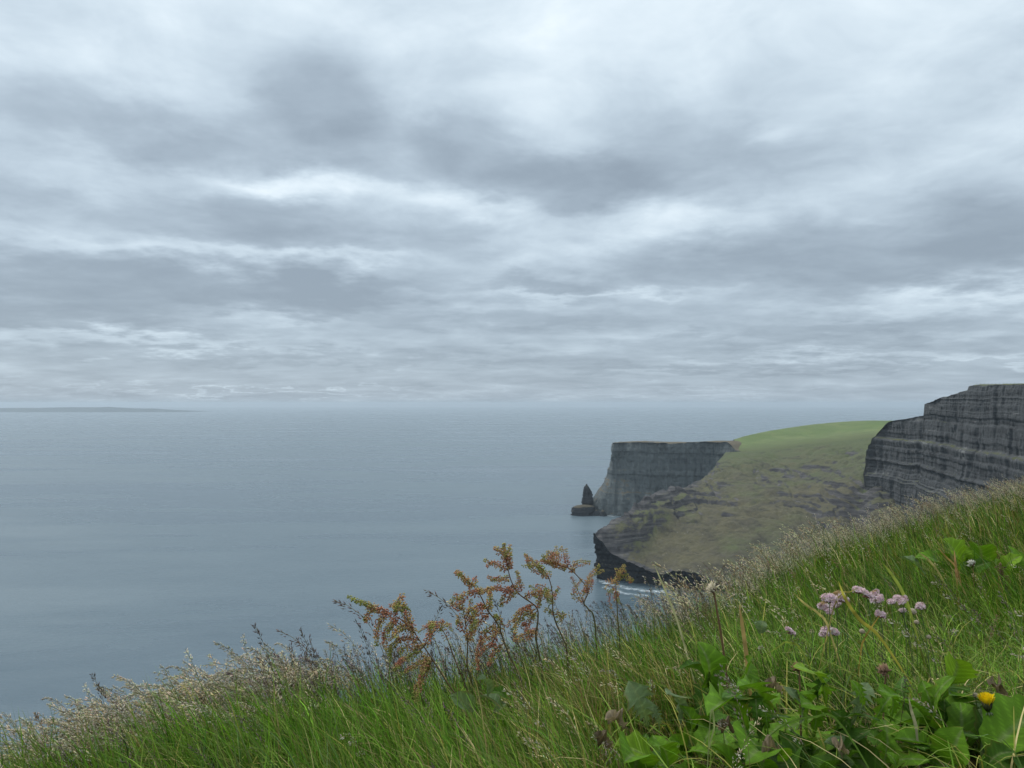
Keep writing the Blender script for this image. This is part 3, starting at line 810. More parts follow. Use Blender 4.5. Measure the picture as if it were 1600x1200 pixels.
SEEDCOL = {'straw': (.72, .62, .42), 'grey': (.55, .49, .40), 'purple': (.22, .165, .155), 'dark': (.12, .095, .085), 'pale': (.66, .58, .40), 'brown': (.32, .21, .125)}


def variants(kinds, n, seed, **k):
    rs = np.random.default_rng(seed); out = []
    for i in range(n):
        kd = kinds[i % len(kinds)]; c = SEEDCOL[kd]
        L = rs.uniform(*k.get('L', (.22, .32))); hd = L * rs.uniform(*k.get('head', (.28, .42)))
        out.append(grass_stem(rs, L, hd, k.get('nsp', 40), k.get('sl', .0075), rs.uniform(.0, .25), rs.uniform(*k.get('bend', (.7, 1.7))), rs.uniform(*k.get('opened', (.05, .14))), c, (.16, .15, .06)))
    return out


def mass(name, label, vs, x, y, sc, az):
    z = ground(x, y); pick = rng.integers(0, len(vs), len(x)); g = Geo()
    for k, (st, hd, tip) in enumerate(vs):
        q = np.where(pick == k)[0]
        if not len(q): continue
        for part in (st, hd):
            v, f, c = part.arr(); ca, sa = np.cos(az[q])[:, None], np.sin(az[q])[:, None]; s_ = sc[q][:, None]
            V = np.stack([(v[:, 0] * ca - v[:, 1] * sa) * s_ + x[q][:, None], (v[:, 0] * sa + v[:, 1] * ca) * s_ + y[q][:, None], v[:, 2] * s_ + z[q][:, None]], -1)
            Fc = (np.arange(len(q))[:, None, None] * len(v) + f[None]).reshape(-1, 3)
            g.add(V.reshape(-1, 3), Fc, (c[None] * rng.uniform(.75, 1.25, (len(q), 1, 1))).reshape(-1, 3))
    obj(name, g.mesh(name, M_SEED), label=label, kind='stuff')


def build_masses():
    # thick heads of the clump on the very edge, seen against the sea
    vs = variants(['straw', 'grey', 'grey', 'pale', 'grey'], 10, 1, nsp=64, sl=.0088, bend=(1.2, 2.4), opened=(.07, .15), head=(.34, .5))
    n = 640; u = -.22 - .50 * rng.random(n) ** 1.15; ex = np.interp(u, [-.8, -.66, -.5, -.33, -.2], [-1.0, -.92, -.80, -.58, -.36])
    x = ex + rng.normal(0, .05, n); y = edge_y(x) - rng.gamma(1.6, .06, n) + .03
    mass('flowering_grass', 'dense straw and grey seed heads of the grass clump against the sea', vs, x, y, rng.uniform(.75, 1.08, n) * np.clip(1 + (x + .45) * .55, .68, 1), math.pi + rng.normal(.1, .7, n))
    n = 330; x = rng.uniform(-.80, -.40, n); y = edge_y(x) - rng.uniform(.02, .26, n)
    mass('flowering_grass', 'low drooping straw seed heads on the near side of the clump', vs, x, y, rng.uniform(.55, .80, n), math.pi + rng.normal(.1, .8, n))
    # dark thin heads along the middle of the edge
    vs = variants(['dark', 'purple', 'grey', 'purple'], 8, 2, nsp=34, sl=.0075, bend=(.35, 1.1), opened=(.06, .14))
    n = 520; x = -.48 + 1.1 * rng.random(n) ** 1.5; y = edge_y(x) - rng.gamma(1.5, .07, n) + .05
    mass('flowering_grass', 'dark thin seed heads along the edge behind the red sorrel', vs, x, y, rng.uniform(.65, 1.02, n), math.pi + rng.normal(.2, .8, n))
    # pale heads over the ridge to the right
    vs = variants(['straw', 'grey', 'pale', 'brown', 'grey'], 8, 3, nsp=26, sl=.010, bend=(.6, 1.6), opened=(.10, .2))
    n = 1500; x = .45 + 3.9 * rng.random(n) ** 1.1; y = edge_y(x) - rng.gamma(1.3, .16, n) * (.5 + x * .30) + .06
    mass('flowering_grass', 'pale seed heads of the grass along the ridge before the tall cliff', vs, x, y, rng.uniform(.6, .98, n), math.pi + rng.normal(.2, .7, n))
    # scattered heads among the grass of the bank
    vs = variants(['straw', 'grey', 'purple'], 6, 5, nsp=34, sl=.008, bend=(.9, 2.0), opened=(.08, .16))
    n = 150; x, y = scatter(n * 3, -.7, .95, 1.0, 3.2, -.15); x, y = x[:n], y[:n]; k = len(x)
    mass('flowering_grass', 'scattered drooping seed heads standing in the grass of the bank', vs, x, y, rng.uniform(.6, .95, k), math.pi + rng.normal(.1, .8, k))


build_masses()


def build_seed_stems():
    sp = [  # tip px, py, distance, lean (-1 left, 1 right), colour, label
        (143, 1053, 1.5, -1, 'dark', 'lone dark seed head standing over the sea beside the straw clump'),
        (8, 1112, 1.32, -1, 'grey', 'grey seed head at the corner of the grass, against the sea'),
        (56, 1112, 1.35, -1, 'brown', 'small brown seed head low on the edge, left of the lone dark one'),
        (180, 1056, 1.5, -1, 'pale', 'pale seed head pointing left out of the straw clump'),
        (282, 1108, 1.42, -1, 'pale', 'bright pale seed head drooping before the straw clump'),
        (398, 978, 1.72, -1, 'dark', 'dark open seed head at the top end of the straw clump'),
        (437, 985, 1.72, -1, 'purple', 'purple grey seed head just right of the straw clump'),
        (469, 984, 1.74, -1, 'dark', 'dark slender seed head midway between straw clump and sorrel'),
        (522, 938, 1.74, -1, 'purple', 'tall thin purple seed head left of the reddest sorrel tips'),
        (514, 978, 1.74, -1, 'grey', 'bent grey seed head left of the sorrel, low on the edge'),
        (556, 969, 1.76, -1, 'dark', 'dark seed head under the arching sorrel tip'),
        (668, 922, 1.78, -1, 'purple', 'open purple seed head rising against the sea between sorrel plants'),
        (691, 945, 1.8, 1, 'dark', 'straight dark seed head between two sorrel plants'),
        (702, 941, 1.78, -1, 'straw', 'straw seed head pointing left between two sorrel plants'),
        (771, 935, 1.85, -1, 'dark', 'dark seed head behind the tallest sorrel plant'),
        (853, 1032, 1.5, -1, 'straw', 'drooping straw seed heads below the middle sorrel stems'),
        (884, 1022, 1.5, -1, 'grey', 'long grey seed head arching left in the middle of the bank'),
        (945, 1010, 1.52, -1, 'straw', 'pale arching seed head in the grass below the dark sea cliff'),
        (856, 1092, 1.3, -1, 'pale', 'pale split seed head in the brownish grass of the bank'),
        (829, 1158, 1.18, -1, 'grey', 'grey seed head low at the bottom of the bank'),
        (927, 1150, 1.18, -1, 'grey', 'greyish fluffy seed head beside the curled brown dead leaf'),
        (1020, 880, 1.7, -1, 'pale', 'tall pale seed head in front of the brown hillside'),
        (1024, 905, 1.75, -1, 'straw', 'straw seed head just under the tall pale one before the hillside'),
        (990, 930, 1.95, -1, 'grey', 'grey seed head before the surf at the cliff foot'),
        (1020, 928, 2.0, 1, 'purple', 'purple grey seed head before the surf, right of the grey one'),
        (1134, 880, 2.2, 1, 'dark', 'upright dark spike just right of the cream seed tuft'),
        (1152, 887, 2.2, 1, 'brown', 'upright brown spike, second right of the cream seed tuft'),
        (1222, 820, 2.9, -1, 'pale', 'small pale seed head hanging in front of the brown hillside'),
        (1367, 1000, 1.4, -1, 'dark', 'dark purple seed head in the short grass below the thrift'),
        (1520, 955, 1.55, -1, 'purple', 'purple seed head in the grass under the dock leaves'),
        (1557, 962, 1.55, 1, 'brown', 'brown seed head in the grass right of the purple one'),
        (1190, 935, 1.75, -1, 'straw', 'straw seed head standing right of the tan dry blade'),
        (1075, 965, 1.7, -1, 'grey', 'grey seed head left of the cream seed tuft stem'),
    ]
    for i, (px, py, Y, ln, cn, lab) in enumerate(sp):
        rs = np.random.default_rng(500 + i); tip = np.array(at(px, py, Y))
        az = (math.pi if ln < 0 else 0) + rs.normal(0, .35); up = cn in ('dark', 'brown') or ln > 0
        L0 = .28; big = 1.0 if Y < 2 else .8
        st, hd, tp = grass_stem(rs, L0, L0 * (.30 if up else .36), 34 if cn in ('dark', 'purple') else 46, .0088 * big, .05, .55 if up else 1.35, .09 if up else .13, SEEDCOL[cn], (.20, .17, .08))
        sc = 1.0
        for _ in range(6):
            bx = tip[0] - math.cos(az) * tp[0] * sc; by = tip[1] - math.sin(az) * tp[0] * sc
            sc = float(np.clip((tip[2] - float(ground(bx, by))) / tp[2], .3, 2.2))
        e = obj('grass_plant', None, label=lab, cat='grass stem', group='flowering grass stems standing out of the bank', loc=(bx, by, tip[2] - tp[2] * sc))
        e.rotation_euler = (0, 0, az); e.scale = (sc,) * 3
        obj('stem', st.mesh('stem', M_STEM), e); obj('seed_head', hd.mesh('seed_head', M_SEED), e)


build_seed_stems()


# ------------------------------------------------------------------ sorrel
def build_sorrel():
    q = lambda x, y: (500 + x / 3.2, 820 + y / 3.2)
    plants = [
        (1.52, 'big leaning sorrel with drooping rust coloured flower branches', 1.0,
         [(735, 960), (720, 900), (650, 810), (580, 700), (520, 610), (480, 550), (445, 490), (425, 430)],
         [[(480, 545), (400, 470), (330, 430), (260, 400), (200, 385), (140, 355)], [(330, 430), (290, 490), (275, 560)], [(380, 470), (330, 520), (312, 590)], [(425, 430), (415, 390), (410, 342)],
          [(430, 430), (400, 398), (350, 400)], [(500, 580), (420, 560), (365, 600), (345, 650)], [(520, 610), (450, 640), (400, 680), (372, 725)], [(550, 660), (480, 690), (430, 730)],
          [(560, 680), (500, 760), (465, 870)], [(520, 610), (545, 545), (560, 505)], [(470, 540), (455, 480), (440, 420)], [(500, 590), (440, 600), (400, 640)], [(540, 640), (520, 700), (510, 750)], [(450, 500), (390, 520), (350, 570)],
          [(260, 400), (235, 440), (230, 480)]]),
        (1.60, 'slender sorrel with a short flower top beside the big leaning one', .8,
         [(770, 930), (750, 860), (710, 760), (680, 690), (640, 580), (615, 530), (590, 500)], [[(615, 530), (560, 500), (515, 510)], [(610, 520), (630, 495), (650, 500)], [(590, 500), (560, 490), (540, 495)]]),
        (1.64, 'upright greenish yellow sorrel between the rust and the tall one', .9,
         [(760, 800), (735, 700), (738, 590), (725, 480), (712, 400), (705, 350)], [[(712, 430), (690, 390), (688, 345)], [(730, 510), (775, 440), (790, 420)], [(735, 560), (700, 500), (690, 450)], [(738, 590), (770, 520), (775, 470)], [(725, 480), (750, 420), (755, 370)]]),
        (1.66, 'sorrel with yellow green tips leaning left above the sea', 1.0,
         [(1010, 850), (1000, 760), (940, 640), (890, 500), (840, 430), (800, 350), (770, 310), (720, 270), (675, 232)],
         [[(800, 350), (740, 335), (690, 370)], [(772, 312), (775, 258)], [(850, 440), (770, 460), (750, 540)], [(880, 480), (820, 560), (790, 620), (790, 720)], [(920, 590), (860, 640), (850, 690)], [(840, 430), (850, 350), (845, 330)],
          [(770, 310), (720, 262), (680, 228)], [(890, 510), (830, 520), (800, 560)], [(905, 550), (900, 480), (880, 450)], [(830, 420), (790, 400), (770, 420)]]),
        (1.72, 'tallest sorrel with red flower spikes at its top', 1.0,
         [(1110, 740), (1100, 670), (1080, 560), (1090, 470), (1080, 410), (1000, 350), (960, 290), (940, 220), (930, 150), (920, 92)],
         [[(940, 225), (880, 200), (822, 172)], [(932, 170), (890, 130), (872, 110)], [(950, 260), (900, 265), (858, 268)], [(1000, 350), (900, 315), (800, 325)], [(960, 310), (990, 290), (990, 238)], [(1080, 420), (1010, 450), (960, 530)],
          [(1020, 362), (1060, 335), (1105, 322)], [(1070, 400), (1000, 430), (970, 480)], [(935, 190), (920, 130), (920, 92)], [(940, 220), (950, 160), (945, 110)], [(960, 300), (920, 350), (900, 390)], [(1085, 430), (1040, 480), (1010, 500)], [(1085, 415), (1100, 370), (1095, 330)], [(1090, 520), (1030, 545), (975, 560)]]),
        (1.74, 'sorrel with a bent red and green top right of the tallest', .9,
         [(1235, 640), (1220, 580), (1180, 490), (1165, 430), (1160, 330), (1140, 260), (1090, 200), (1025, 150)],
         [[(1160, 330), (1110, 305), (1080, 300)], [(1160, 360), (1185, 340), (1192, 320)], [(1140, 270), (1152, 230)], [(1170, 440), (1140, 415), (1125, 430)], [(1172, 450), (1200, 440), (1215, 465)], [(1140, 260), (1090, 200), (1022, 145)], [(1162, 390), (1140, 350), (1130, 320)], [(1110, 225), (1060, 200), (1040, 205)]]),
        (1.80, 'forked red sorrel standing against the sea by the dark cliff', .85,
         [(1375, 500), (1340, 420), (1320, 390), (1340, 330), (1300, 270), (1240, 215), (1180, 200), (1105, 172)],
         [[(1240, 215), (1235, 170), (1230, 118)], [(1190, 203), (1182, 160), (1182, 105)], [(1150, 190), (1142, 160), (1140, 128)], [(1260, 240), (1280, 182), (1350, 182)], [(1320, 390), (1290, 330), (1258, 260)], [(1330, 350), (1350, 255), (1397, 198)], [(1240, 215), (1180, 200), (1105, 172)], [(1335, 340), (1355, 300), (1360, 270)], [(1180, 200), (1165, 165), (1160, 135)], [(1130, 180), (1115, 150)]]),
        (1.86, 'single small sorrel in front of the dark sea cliff', .8,
         [(1495, 540), (1490, 490), (1485, 400), (1480, 330), (1485, 260), (1520, 202)],
         [[(1480, 285), (1460, 272), (1432, 282)], [(1485, 262), (1530, 248), (1552, 285)], [(1485, 330), (1490, 390)], [(1495, 245), (1478, 215)], [(1485, 260), (1505, 225), (1525, 200)], [(1483, 320), (1470, 350), (1475, 375)]]),
    ]
    green = np.array((.34, .35, .10)); rust = np.array((.58, .34, .18)); red = np.array((.54, .23, .15)); gold = np.array((.60, .46, .18))
    for i, (Y, lab, sz, stem, brs) in enumerate(plants):
        rs = np.random.default_rng(60 + i)
        P = np.array([at(*q(*p), Y) for p in stem]); base = P[0].copy(); gz = float(ground(base[0], base[1]))
        foot = np.array((base[0] + .01, base[1], gz - .01))
        if foot[2] < base[2]: P = np.vstack([foot[None], P])
        else: foot = base
        root = obj('sorrel_plant', None, label=lab, cat='sorrel', group='flowering sorrel on the cliff edge', loc=foot)
        sg = Geo(); SP = smooth_path(P - foot, 40)
        k = np.linspace(0, 1, 40)[:, None]; sg.tube(SP, np.linspace(.0024, .0007, 40) * sz, (.085, .095, .035) * (1 - k) + np.array((.20, .09, .05)) * k, 6)
        obj('stem', sg.mesh('stem', M_STEM), root)
        mood = rs.uniform(-.15, .15)
        extra = [[b[0]] + [(p[0] + rs.normal(0, 20), p[1] + rs.normal(10, 16)) for p in b[1:]] for b in brs if len(b) > 2]
        for b in brs + extra + [[stem[-3], stem[-2], stem[-1]]]:
            dep = rs.normal(0, .025); n_ = len(b)
            B = np.array([at(*q(*p), Y + dep * (j / (n_ - 1))) for j, p in enumerate(b)]) - foot
            bp = smooth_path(B, 16); g = Geo(); gb = Geo(); gb.tube(bp, np.linspace(.0010, .0004, 16) * sz, (.20, .11, .05), 4)
            ln = np.linalg.norm(np.diff(bp, axis=0), axis=1).sum(); nw = max(4, int(ln / .0046)); per = 8
            s = np.repeat(np.linspace(.10, 1, nw), per) + rs.normal(0, .022, nw * per); s = np.clip(s, .05, 1.0)
            C = np.stack([np.interp(s * 15, np.arange(16), bp[:, a]) for a in range(3)], 1); T = np.stack([np.interp(s * 15, np.arange(16), np.gradient(bp[:, a])) for a in range(3)], 1)
            T /= np.linalg.norm(T, axis=1, keepdims=True); rad = rs.normal(0, 1, C.shape); rad -= (rad * T).sum(1, keepdims=True) * T; rad /= np.linalg.norm(rad, axis=1, keepdims=True)
            tap = 1.15 - .65 * s[:, None]
            pos = C + rad * .0050 * tap * rs.uniform(.2, 1.3, (len(C), 1)) - np.array((0, 0, .001)); D = rad + T * .5 + np.array((0, 0, -.7))
            hue = np.clip(fbm(s * 3 + i * 7.0, 0 * s + rs.uniform(0, 30), 0 * s, 2, 5) * 1.2 + .48 + mood + rs.normal(0, .22, len(s)), 0, 1)[:, None]
            col = np.where(hue < .33, green + (gold - green) * hue / .33, np.where(hue < .66, gold + (rust - gold) * (hue - .33) / .33, rust + (red - rust) * (hue - .66) / .34))
            col = col * rs.uniform(.7, 1.3, (len(s), 1))
            g.spindles(pos, D, .0042 * sz * rs.uniform(.8, 1.3, len(s)) * tap[:, 0] ** .5, .0016 * sz, col, 4)
            br_ = obj('flower_branch', gb.mesh('flower_branch', M_STEM), root); obj('flowers', g.mesh('flowers', M_FLOWER), br_)


build_sorrel()


# ------------------------------------------------------------------ broad leaves
def leaf_mesh(kind, ratio, seed, colour, dead=False):
    """unit leaf along +y, face +z; a strip with a folded midrib, wavy margin and its own outline"""
    rs = np.random.default_rng(seed); nu, nv = (64, 13) if kind == 'toothed' else (44, 13)
    t = np.linspace(0, 1, nu); s = np.linspace(-1, 1, nv)
    if kind == 'toothed':
        env = np.interp(t, [0, .12, .3, .55, .75, .9, 1], [.10, .16, .45, .75, 1.0, .72, .02])
        tw = lambda: 1 - .72 * (((t * 6.5 + .35 * np.sin(t * 5 + rs.uniform(0, 6)) + rs.uniform(0, 1)) % 1.0) ** .8) * np.clip((.95 - t) * 5, 0, 1); wl = env * tw(); wr = env * tw()
    elif kind == 'round':
        env = np.interp(t, [0, .06, .2, .45, .7, .88, .97, 1], [.10, .35, .80, 1.0, .95, .70, .32, .02]); wl = env * (1 + .06 * np.sin(t * 23)); wr = env * (1 + .06 * np.sin(t * 21 + 1))
    elif kind == 'dock':
        env = np.interp(t, [0, .14, .2, .4, .65, .85, .96, 1], [.06, .08, .55, .92, 1.0, .70, .28, .01]); wl = env * (1 + .10 * np.sin(t * 26 + rs.uniform(0, 6))); wr = env * (1 + .10 * np.sin(t * 24 + rs.uniform(0, 6)))
    else:
        env = np.interp(t, [0, .2, .35, .6, .85, 1], [.05, .10, .60, 1.0, .65, .01]); wl = wr = env * (1 + .04 * np.sin(t * 30))
    S = s[None, :]; w = np.where(S < 0, wl[:, None], wr[:, None]) * ratio / 2
    x = S * w; bend = rs.uniform(.15, .55)
    ym = t; zm = bend * (np.sin(t * np.pi * .75)) - bend * .71 * t
    z = zm[:, None] + np.abs(S) ** 1.3 * w * rs.uniform(.2, .9) + .06 * ratio * np.sin(t[:, None] * rs.uniform(9, 16) + S * 2) * np.abs(S) ** 2
    z = z - .012 * ratio * np.abs(np.sin(t[:, None] * 26 - np.abs(S) * 5)) * (np.abs(S) > .1) - .02 * ratio * (np.abs(S) < .12)
    y = np.repeat(ym[:, None], nv, 1) + (.05 * np.abs(S) * (1 if kind != 'toothed' else -1.6) * w / max(ratio, .2) * 2)
    if dead:
        z = z + .9 * w * np.cos(S * 2.5 + t[:, None] * 4) * np.sin(t[:, None] * 9 + 1) + .12 * fbm(x * 9, y * 9, 0 * x, 3, seed); x = x * (.6 + .35 * np.sin(t[:, None] * 13 + seed))
    V = np.stack([x, y, z], -1); c = np.array(colour)[None, None] * (1 + (.8 if dead else .3) * fbm(x * 6, y * 6, 0 * x + seed, 3, 7))[..., None]
    rib = np.exp(-(S / .10) ** 2)[..., None] * np.ones((nu, 1, 1)); c = c * (1 - .6 * rib) + np.array((.20, .24, .10)) * .6 * rib * (0 if dead else 1) + (c * .6 * rib if dead else 0)
    vein = np.clip(np.cos(t[:, None] * 46 - np.abs(S) * 7) * 6 - 4.6, 0, 1)[..., None] * (np.abs(S) < .85)[..., None]; c = c * (1 + .45 * vein)
    if not dead:
        ed = np.clip(np.abs(S) - .72, 0, 1)[..., None] * np.clip(fbm(x * 3, y * 3, 0 * x + seed * 3.3, 2, 9) * 2.2, 0, 1)[..., None]; c = c * (1 - ed * 2) + np.array((.22, .16, .03)) * ed * 2
    qf = grid_faces(nu, nv); me = mesh('leaf', V.reshape(-1, 3), [qf], [M_LEAF], np.clip(c, 0, 1).reshape(-1, 3))
    return me


from mathutils import Matrix, Vector
GREEN = {'g': (.105, .215, .012), 'y': (.175, .300, .018), 'd': (.058, .130, .012), 's': (.135, .190, .085), 'b': (.16, .115, .070), 'r': (.27, .205, .135)}
_leaves = {}


def leaf(root, base, tip, kind, ratio, colour, seed, roll=0.0, dead=False, name='leaf'):
    key = (kind, round(ratio, 1), colour, seed % 4, dead)
    if key not in _leaves: _leaves[key] = leaf_mesh(kind, max(.2, round(ratio, 1)), hash((kind, seed % 4)) % 991 if False else (seed % 4) * 31 + len(kind) * 7, GREEN[colour], dead)
    b, t = Vector(base), Vector(tip); yv = t - b; L = yv.length; yv.normalize()
    zv = Vector((0, 0, 1.0)) + (Vector((0, 0, H)) - b).normalized() * .45; zv = zv - yv * zv.dot(yv); zv.normalize(); xv = yv.cross(zv)
    Rm = Matrix((xv, yv, zv)).transposed().to_4x4() @ Matrix.Rotation(roll, 4, 'Y')
    o = obj(name, _leaves[key], root); o.matrix_local = Matrix.Translation(b - Vector(root.location)) @ Rm @ Matrix.Scale(L, 4)
    return o


def build_leaves():
    plants = [  # name, label, category, distance, [(base px,py, tip px,py, kind, width ratio, colour)], filler count
        ('dock_plant', 'broad round leaved dock beside the yellow flower stem', 'dock', 1.13,
         [(1528, 1192, 1630, 1112, 'dock', .62, 'g'), (1502, 1200, 1504, 1138, 'round', .95, 'g'), (1540, 1200, 1585, 1175, 'dock', .7, 'd'), (1480, 1205, 1455, 1180, 'dock', .6, 'g'), (1590, 1215, 1615, 1165, 'round', .8, 'd')]),
        ('dandelion_rosette', 'upright toothed leaves left of the yellow flower', 'dandelion', 1.22,
         [(1491, 1148, 1490, 1056, 'toothed', .55, 'g'), (1460, 1135, 1440, 1062, 'toothed', .55, 'g'), (1430, 1130, 1412, 1056, 'toothed', .5, 'd'), (1484, 1075, 1493, 1030, 'dock', .6, 'y'), (1470, 1140, 1515, 1078, 'toothed', .5, 'd'), (1450, 1150, 1400, 1095, 'toothed', .6, 'g'), (1510, 1150, 1545, 1105, 'toothed', .6, 's'), (1468, 1150, 1475, 1090, 'toothed', .5, 'd'), (1530, 1150, 1580, 1108, 'dock', .5, 'd')]),
        ('dandelion_rosette', 'big arrow lobed leaves in the middle of the leafy corner', 'dandelion', 1.17,
         [(1262, 1150, 1308, 1078, 'toothed', .75, 'g'), (1292, 1110, 1240, 1042, 'toothed', .6, 'y'), (1270, 1155, 1252, 1100, 'toothed', .6, 'g'), (1330, 1135, 1356, 1066, 'toothed', .6, 's'), (1360, 1140, 1402, 1084, 'toothed', .6, 'g'), (1247, 1140, 1224, 1072, 'toothed', .55, 's'), (1330, 1150, 1300, 1110, 'toothed', .6, 'd'), (1300, 1160, 1375, 1125, 'toothed', .55, 'd'), (1280, 1100, 1300, 1052, 'toothed', .5, 'd'), (1345, 1110, 1330, 1062, 'toothed', .5, 'g'), (1390, 1130, 1372, 1078, 'toothed', .5, 'g')]),
        ('dandelion_rosette', 'dark lobed leaves left of the arrow lobed ones', 'dandelion', 1.2,
         [(1190, 1155, 1130, 1090, 'toothed', .6, 'd'), (1196, 1145, 1152, 1074, 'toothed', .6, 'g'), (1195, 1145, 1218, 1082, 'toothed', .6, 'g'), (1185, 1150, 1180, 1080, 'toothed', .5, 'd'), (1185, 1160, 1235, 1120, 'toothed', .6, 'd'), (1170, 1150, 1105, 1118, 'toothed', .6, 'g'), (1200, 1150, 1190, 1095, 'toothed', .5, 'g')]),
        ('plantain_rosette', 'bright green oval leaf standing in the grass of the bank', 'plantain', 1.4,
         [(1100, 1075, 1090, 1003, 'round', .55, 'g'), (1140, 1080, 1166, 1028, 'dock', .55, 'g'), (1110, 1085, 1060, 1045, 'dock', .5, 'd'), (1125, 1090, 1128, 1040, 'dock', .5, 'g')]),
        ('dandelion_rosette', 'grey green lobed leaves low in the grass left of the oval leaf', 'dandelion', 1.26,
         [(1012, 1135, 984, 1064, 'toothed', .75, 's'), (1062, 1135, 1044, 1084, 'toothed', .65, 's'), (1075, 1150, 1062, 1102, 'dock', .5, 'g'), (1030, 1140, 1012, 1100, 'toothed', .6, 's')]),
        ('dock_plant', 'bright green leaf at the bottom beside the dead brown leaf', 'dock', 1.12,
         [(1035, 1203, 962, 1166, 'dock', .6, 'y'), (1045, 1208, 1020, 1165, 'dock', .6, 'g'), (990, 1215, 975, 1190, 'round', .7, 'g')]),
        ('dock_plant', 'pale grey green crinkled leaves at the bottom of the leafy corner', 'dock', 1.11,
         [(1222, 1212, 1192, 1183, 'round', .8, 's'), (1302, 1200, 1290, 1160, 'round', .95, 's'), (1190, 1210, 1165, 1190, 'round', .8, 'g'), (1330, 1205, 1345, 1175, 'dock', .6, 'g'), (1400, 1205, 1385, 1175, 'dock', .6, 'g')]),
        ('dock_plant', 'fresh bright dock leaves standing at the top of the bank', 'dock', 2.62,
         [(1500, 890, 1474, 842, 'dock', .75, 'y'), (1503, 882, 1502, 850, 'dock', .8, 'y'), (1532, 895, 1527, 853, 'round', .7, 'g'), (1475, 897, 1430, 872, 'dock', .5, 'g'), (1446, 897, 1406, 871, 'dock', .6, 's'), (1488, 900, 1458, 862, 'dock', .5, 'g'), (1512, 925, 1480, 904, 'dock', .6, 'g'), (1510, 900, 1548, 878, 'dock', .5, 'd'), (1490, 905, 1470, 885, 'dock', .5, 'd'), (1515, 905, 1516, 868, 'dock', .6, 'd')]),
        ('dock_plant', 'dock with upright leaves by the withered brown stalk', 'dock', 2.62,
         [(1566, 905, 1576, 853, 'dock', .6, 'g'), (1570, 905, 1596, 868, 'dock', .6, 'y'), (1562, 910, 1555, 872, 'dock', .5, 'g'), (1548, 925, 1534, 903, 'dock', .7, 'g'), (1585, 905, 1612, 885, 'dock', .6, 'g')]),
        ('sorrel_rosette', 'grey green basal leaves under the sorrel stems', 'sorrel', 1.45,
         [(748, 1115, 702, 1088, 'plain', .45, 's'), (778, 1135, 746, 1088, 'plain', .45, 's'), (795, 1100, 764, 1080, 'plain', .45, 'd'), (760, 1100, 745, 1062, 'plain', .4, 's'), (765, 1120, 790, 1098, 'plain', .4, 's'), (780, 1140, 788, 1108, 'plain', .4, 'g')]),
        ('clover_plant', 'two small pale leaves in the grass left of the thrift', 'clover', 1.62,
         [(1186, 990, 1176, 972, 'round', .9, 's'), (1190, 990, 1192, 970, 'round', .9, 's')]),
    ]
    sd = 0
    for name, lab, cat, Y, ls in plants:
        bx = np.mean([l[0] for l in ls]); by = max(l[1] for l in ls); p = at(bx, by, Y)
        root = obj(name, None, label=lab, cat=cat, loc=(p[0], p[1], float(ground(p[0], p[1]))))
        for (a, b, c, d, kind, ratio, colr) in ls:
            sd += 1; rs = np.random.default_rng(sd)
            q0 = at(a, b, Y + rs.uniform(-.03, .03)); q1 = at(c, d, Y + rs.uniform(-.06, .04))
            leaf(root, q0, q1, kind, ratio, colr, sd, rs.normal(0, .5))
        if Y < 1.45 and name != 'sorrel_rosette':
            for q in range(2 * len(ls) + 4):          # smaller leaves of the same plant, lower in the sward
                rs = np.random.default_rng(7000 + sd * 31 + q); an = rs.uniform(0, 6.28); rr = rs.uniform(0, .05); l_ = ls[q % len(ls)]
                cx, cy, _ = at(l_[0] + rs.uniform(-25, 25), l_[1], Y + rs.uniform(-.05, .10)); b0 = (cx, cy, float(ground(cx, cy)) + .01); ln_ = rs.uniform(.06, .12); ev = rs.uniform(.35, 1.15)
                leaf(root, b0, (cx + math.cos(an) * ln_ * math.cos(ev), cy + math.sin(an) * ln_ * math.cos(ev), b0[2] + ln_ * math.sin(ev)), l_[4], rs.choice([.4, .5, .6]), rs.choice(['d', 'g', 'd', 'g', l_[6]]), sd * 5 + q, rs.normal(0, .4))
    for lab, Y, a, b, c, d, colr in [('curled brown dead leaf lying in the grass of the bank', 1.2, 980, 1147, 938, 1121, 'r'), ('small withered leaf below the curled brown dead leaf', 1.15, 955, 1175, 924, 1148, 'b'),
                                     ('dark brown pointed leaf behind the yellow flower', 1.27, 1563, 1103, 1555, 1062, 'b'), ('withered brown leaf at the bottom of the leafy corner', 1.1, 1222, 1180, 1185, 1188, 'r'),
                                     ('brown withered leaf under the dark lobed leaves', 1.22, 1150, 1150, 1118, 1140, 'b'), ('crumpled brown leaf left of the yellow tinged lobed leaf', 1.3, 1222, 1085, 1192, 1068, 'r'), ('reddish withered leaf end beside the crinkled grey leaf', 1.1, 1318, 1188, 1308, 1165, 'r')]:
        sd += 1; p = at(a, b, Y); root = obj('dead_leaf', None, label=lab, cat='dead leaf', group='dead leaves in the grass', loc=p)
        leaf(root, p, at(a + (c - a) * .8, b + (d - b) * .8, Y - .03), 'dock', .5, colr, sd, .3, True, 'blade')


build_leaves()


# ------------------------------------------------------------------ flowers
def stem_to_ground(head, lean, rad, col, name='flower_stem'):
    """a stalk from the ground up to a flower head (world points); returns root location and the stem mesh relative to it"""
    bx, by = head[0] + lean[0], head[1] + lean[1]; bz = float(ground(bx, by)) - .005
    base = np.array((bx, by, min(bz, head[2] - .02)))
    mid = (base + np.array(head)) / 2 + np.array((lean[0] * .25, 0, .01))
    g = Geo(); g.tube(smooth_path([(0, 0, 0), mid - base, np.array(head) - base], 12), np.linspace(rad * 1.2, rad, 12), col, 6)
    return base, g


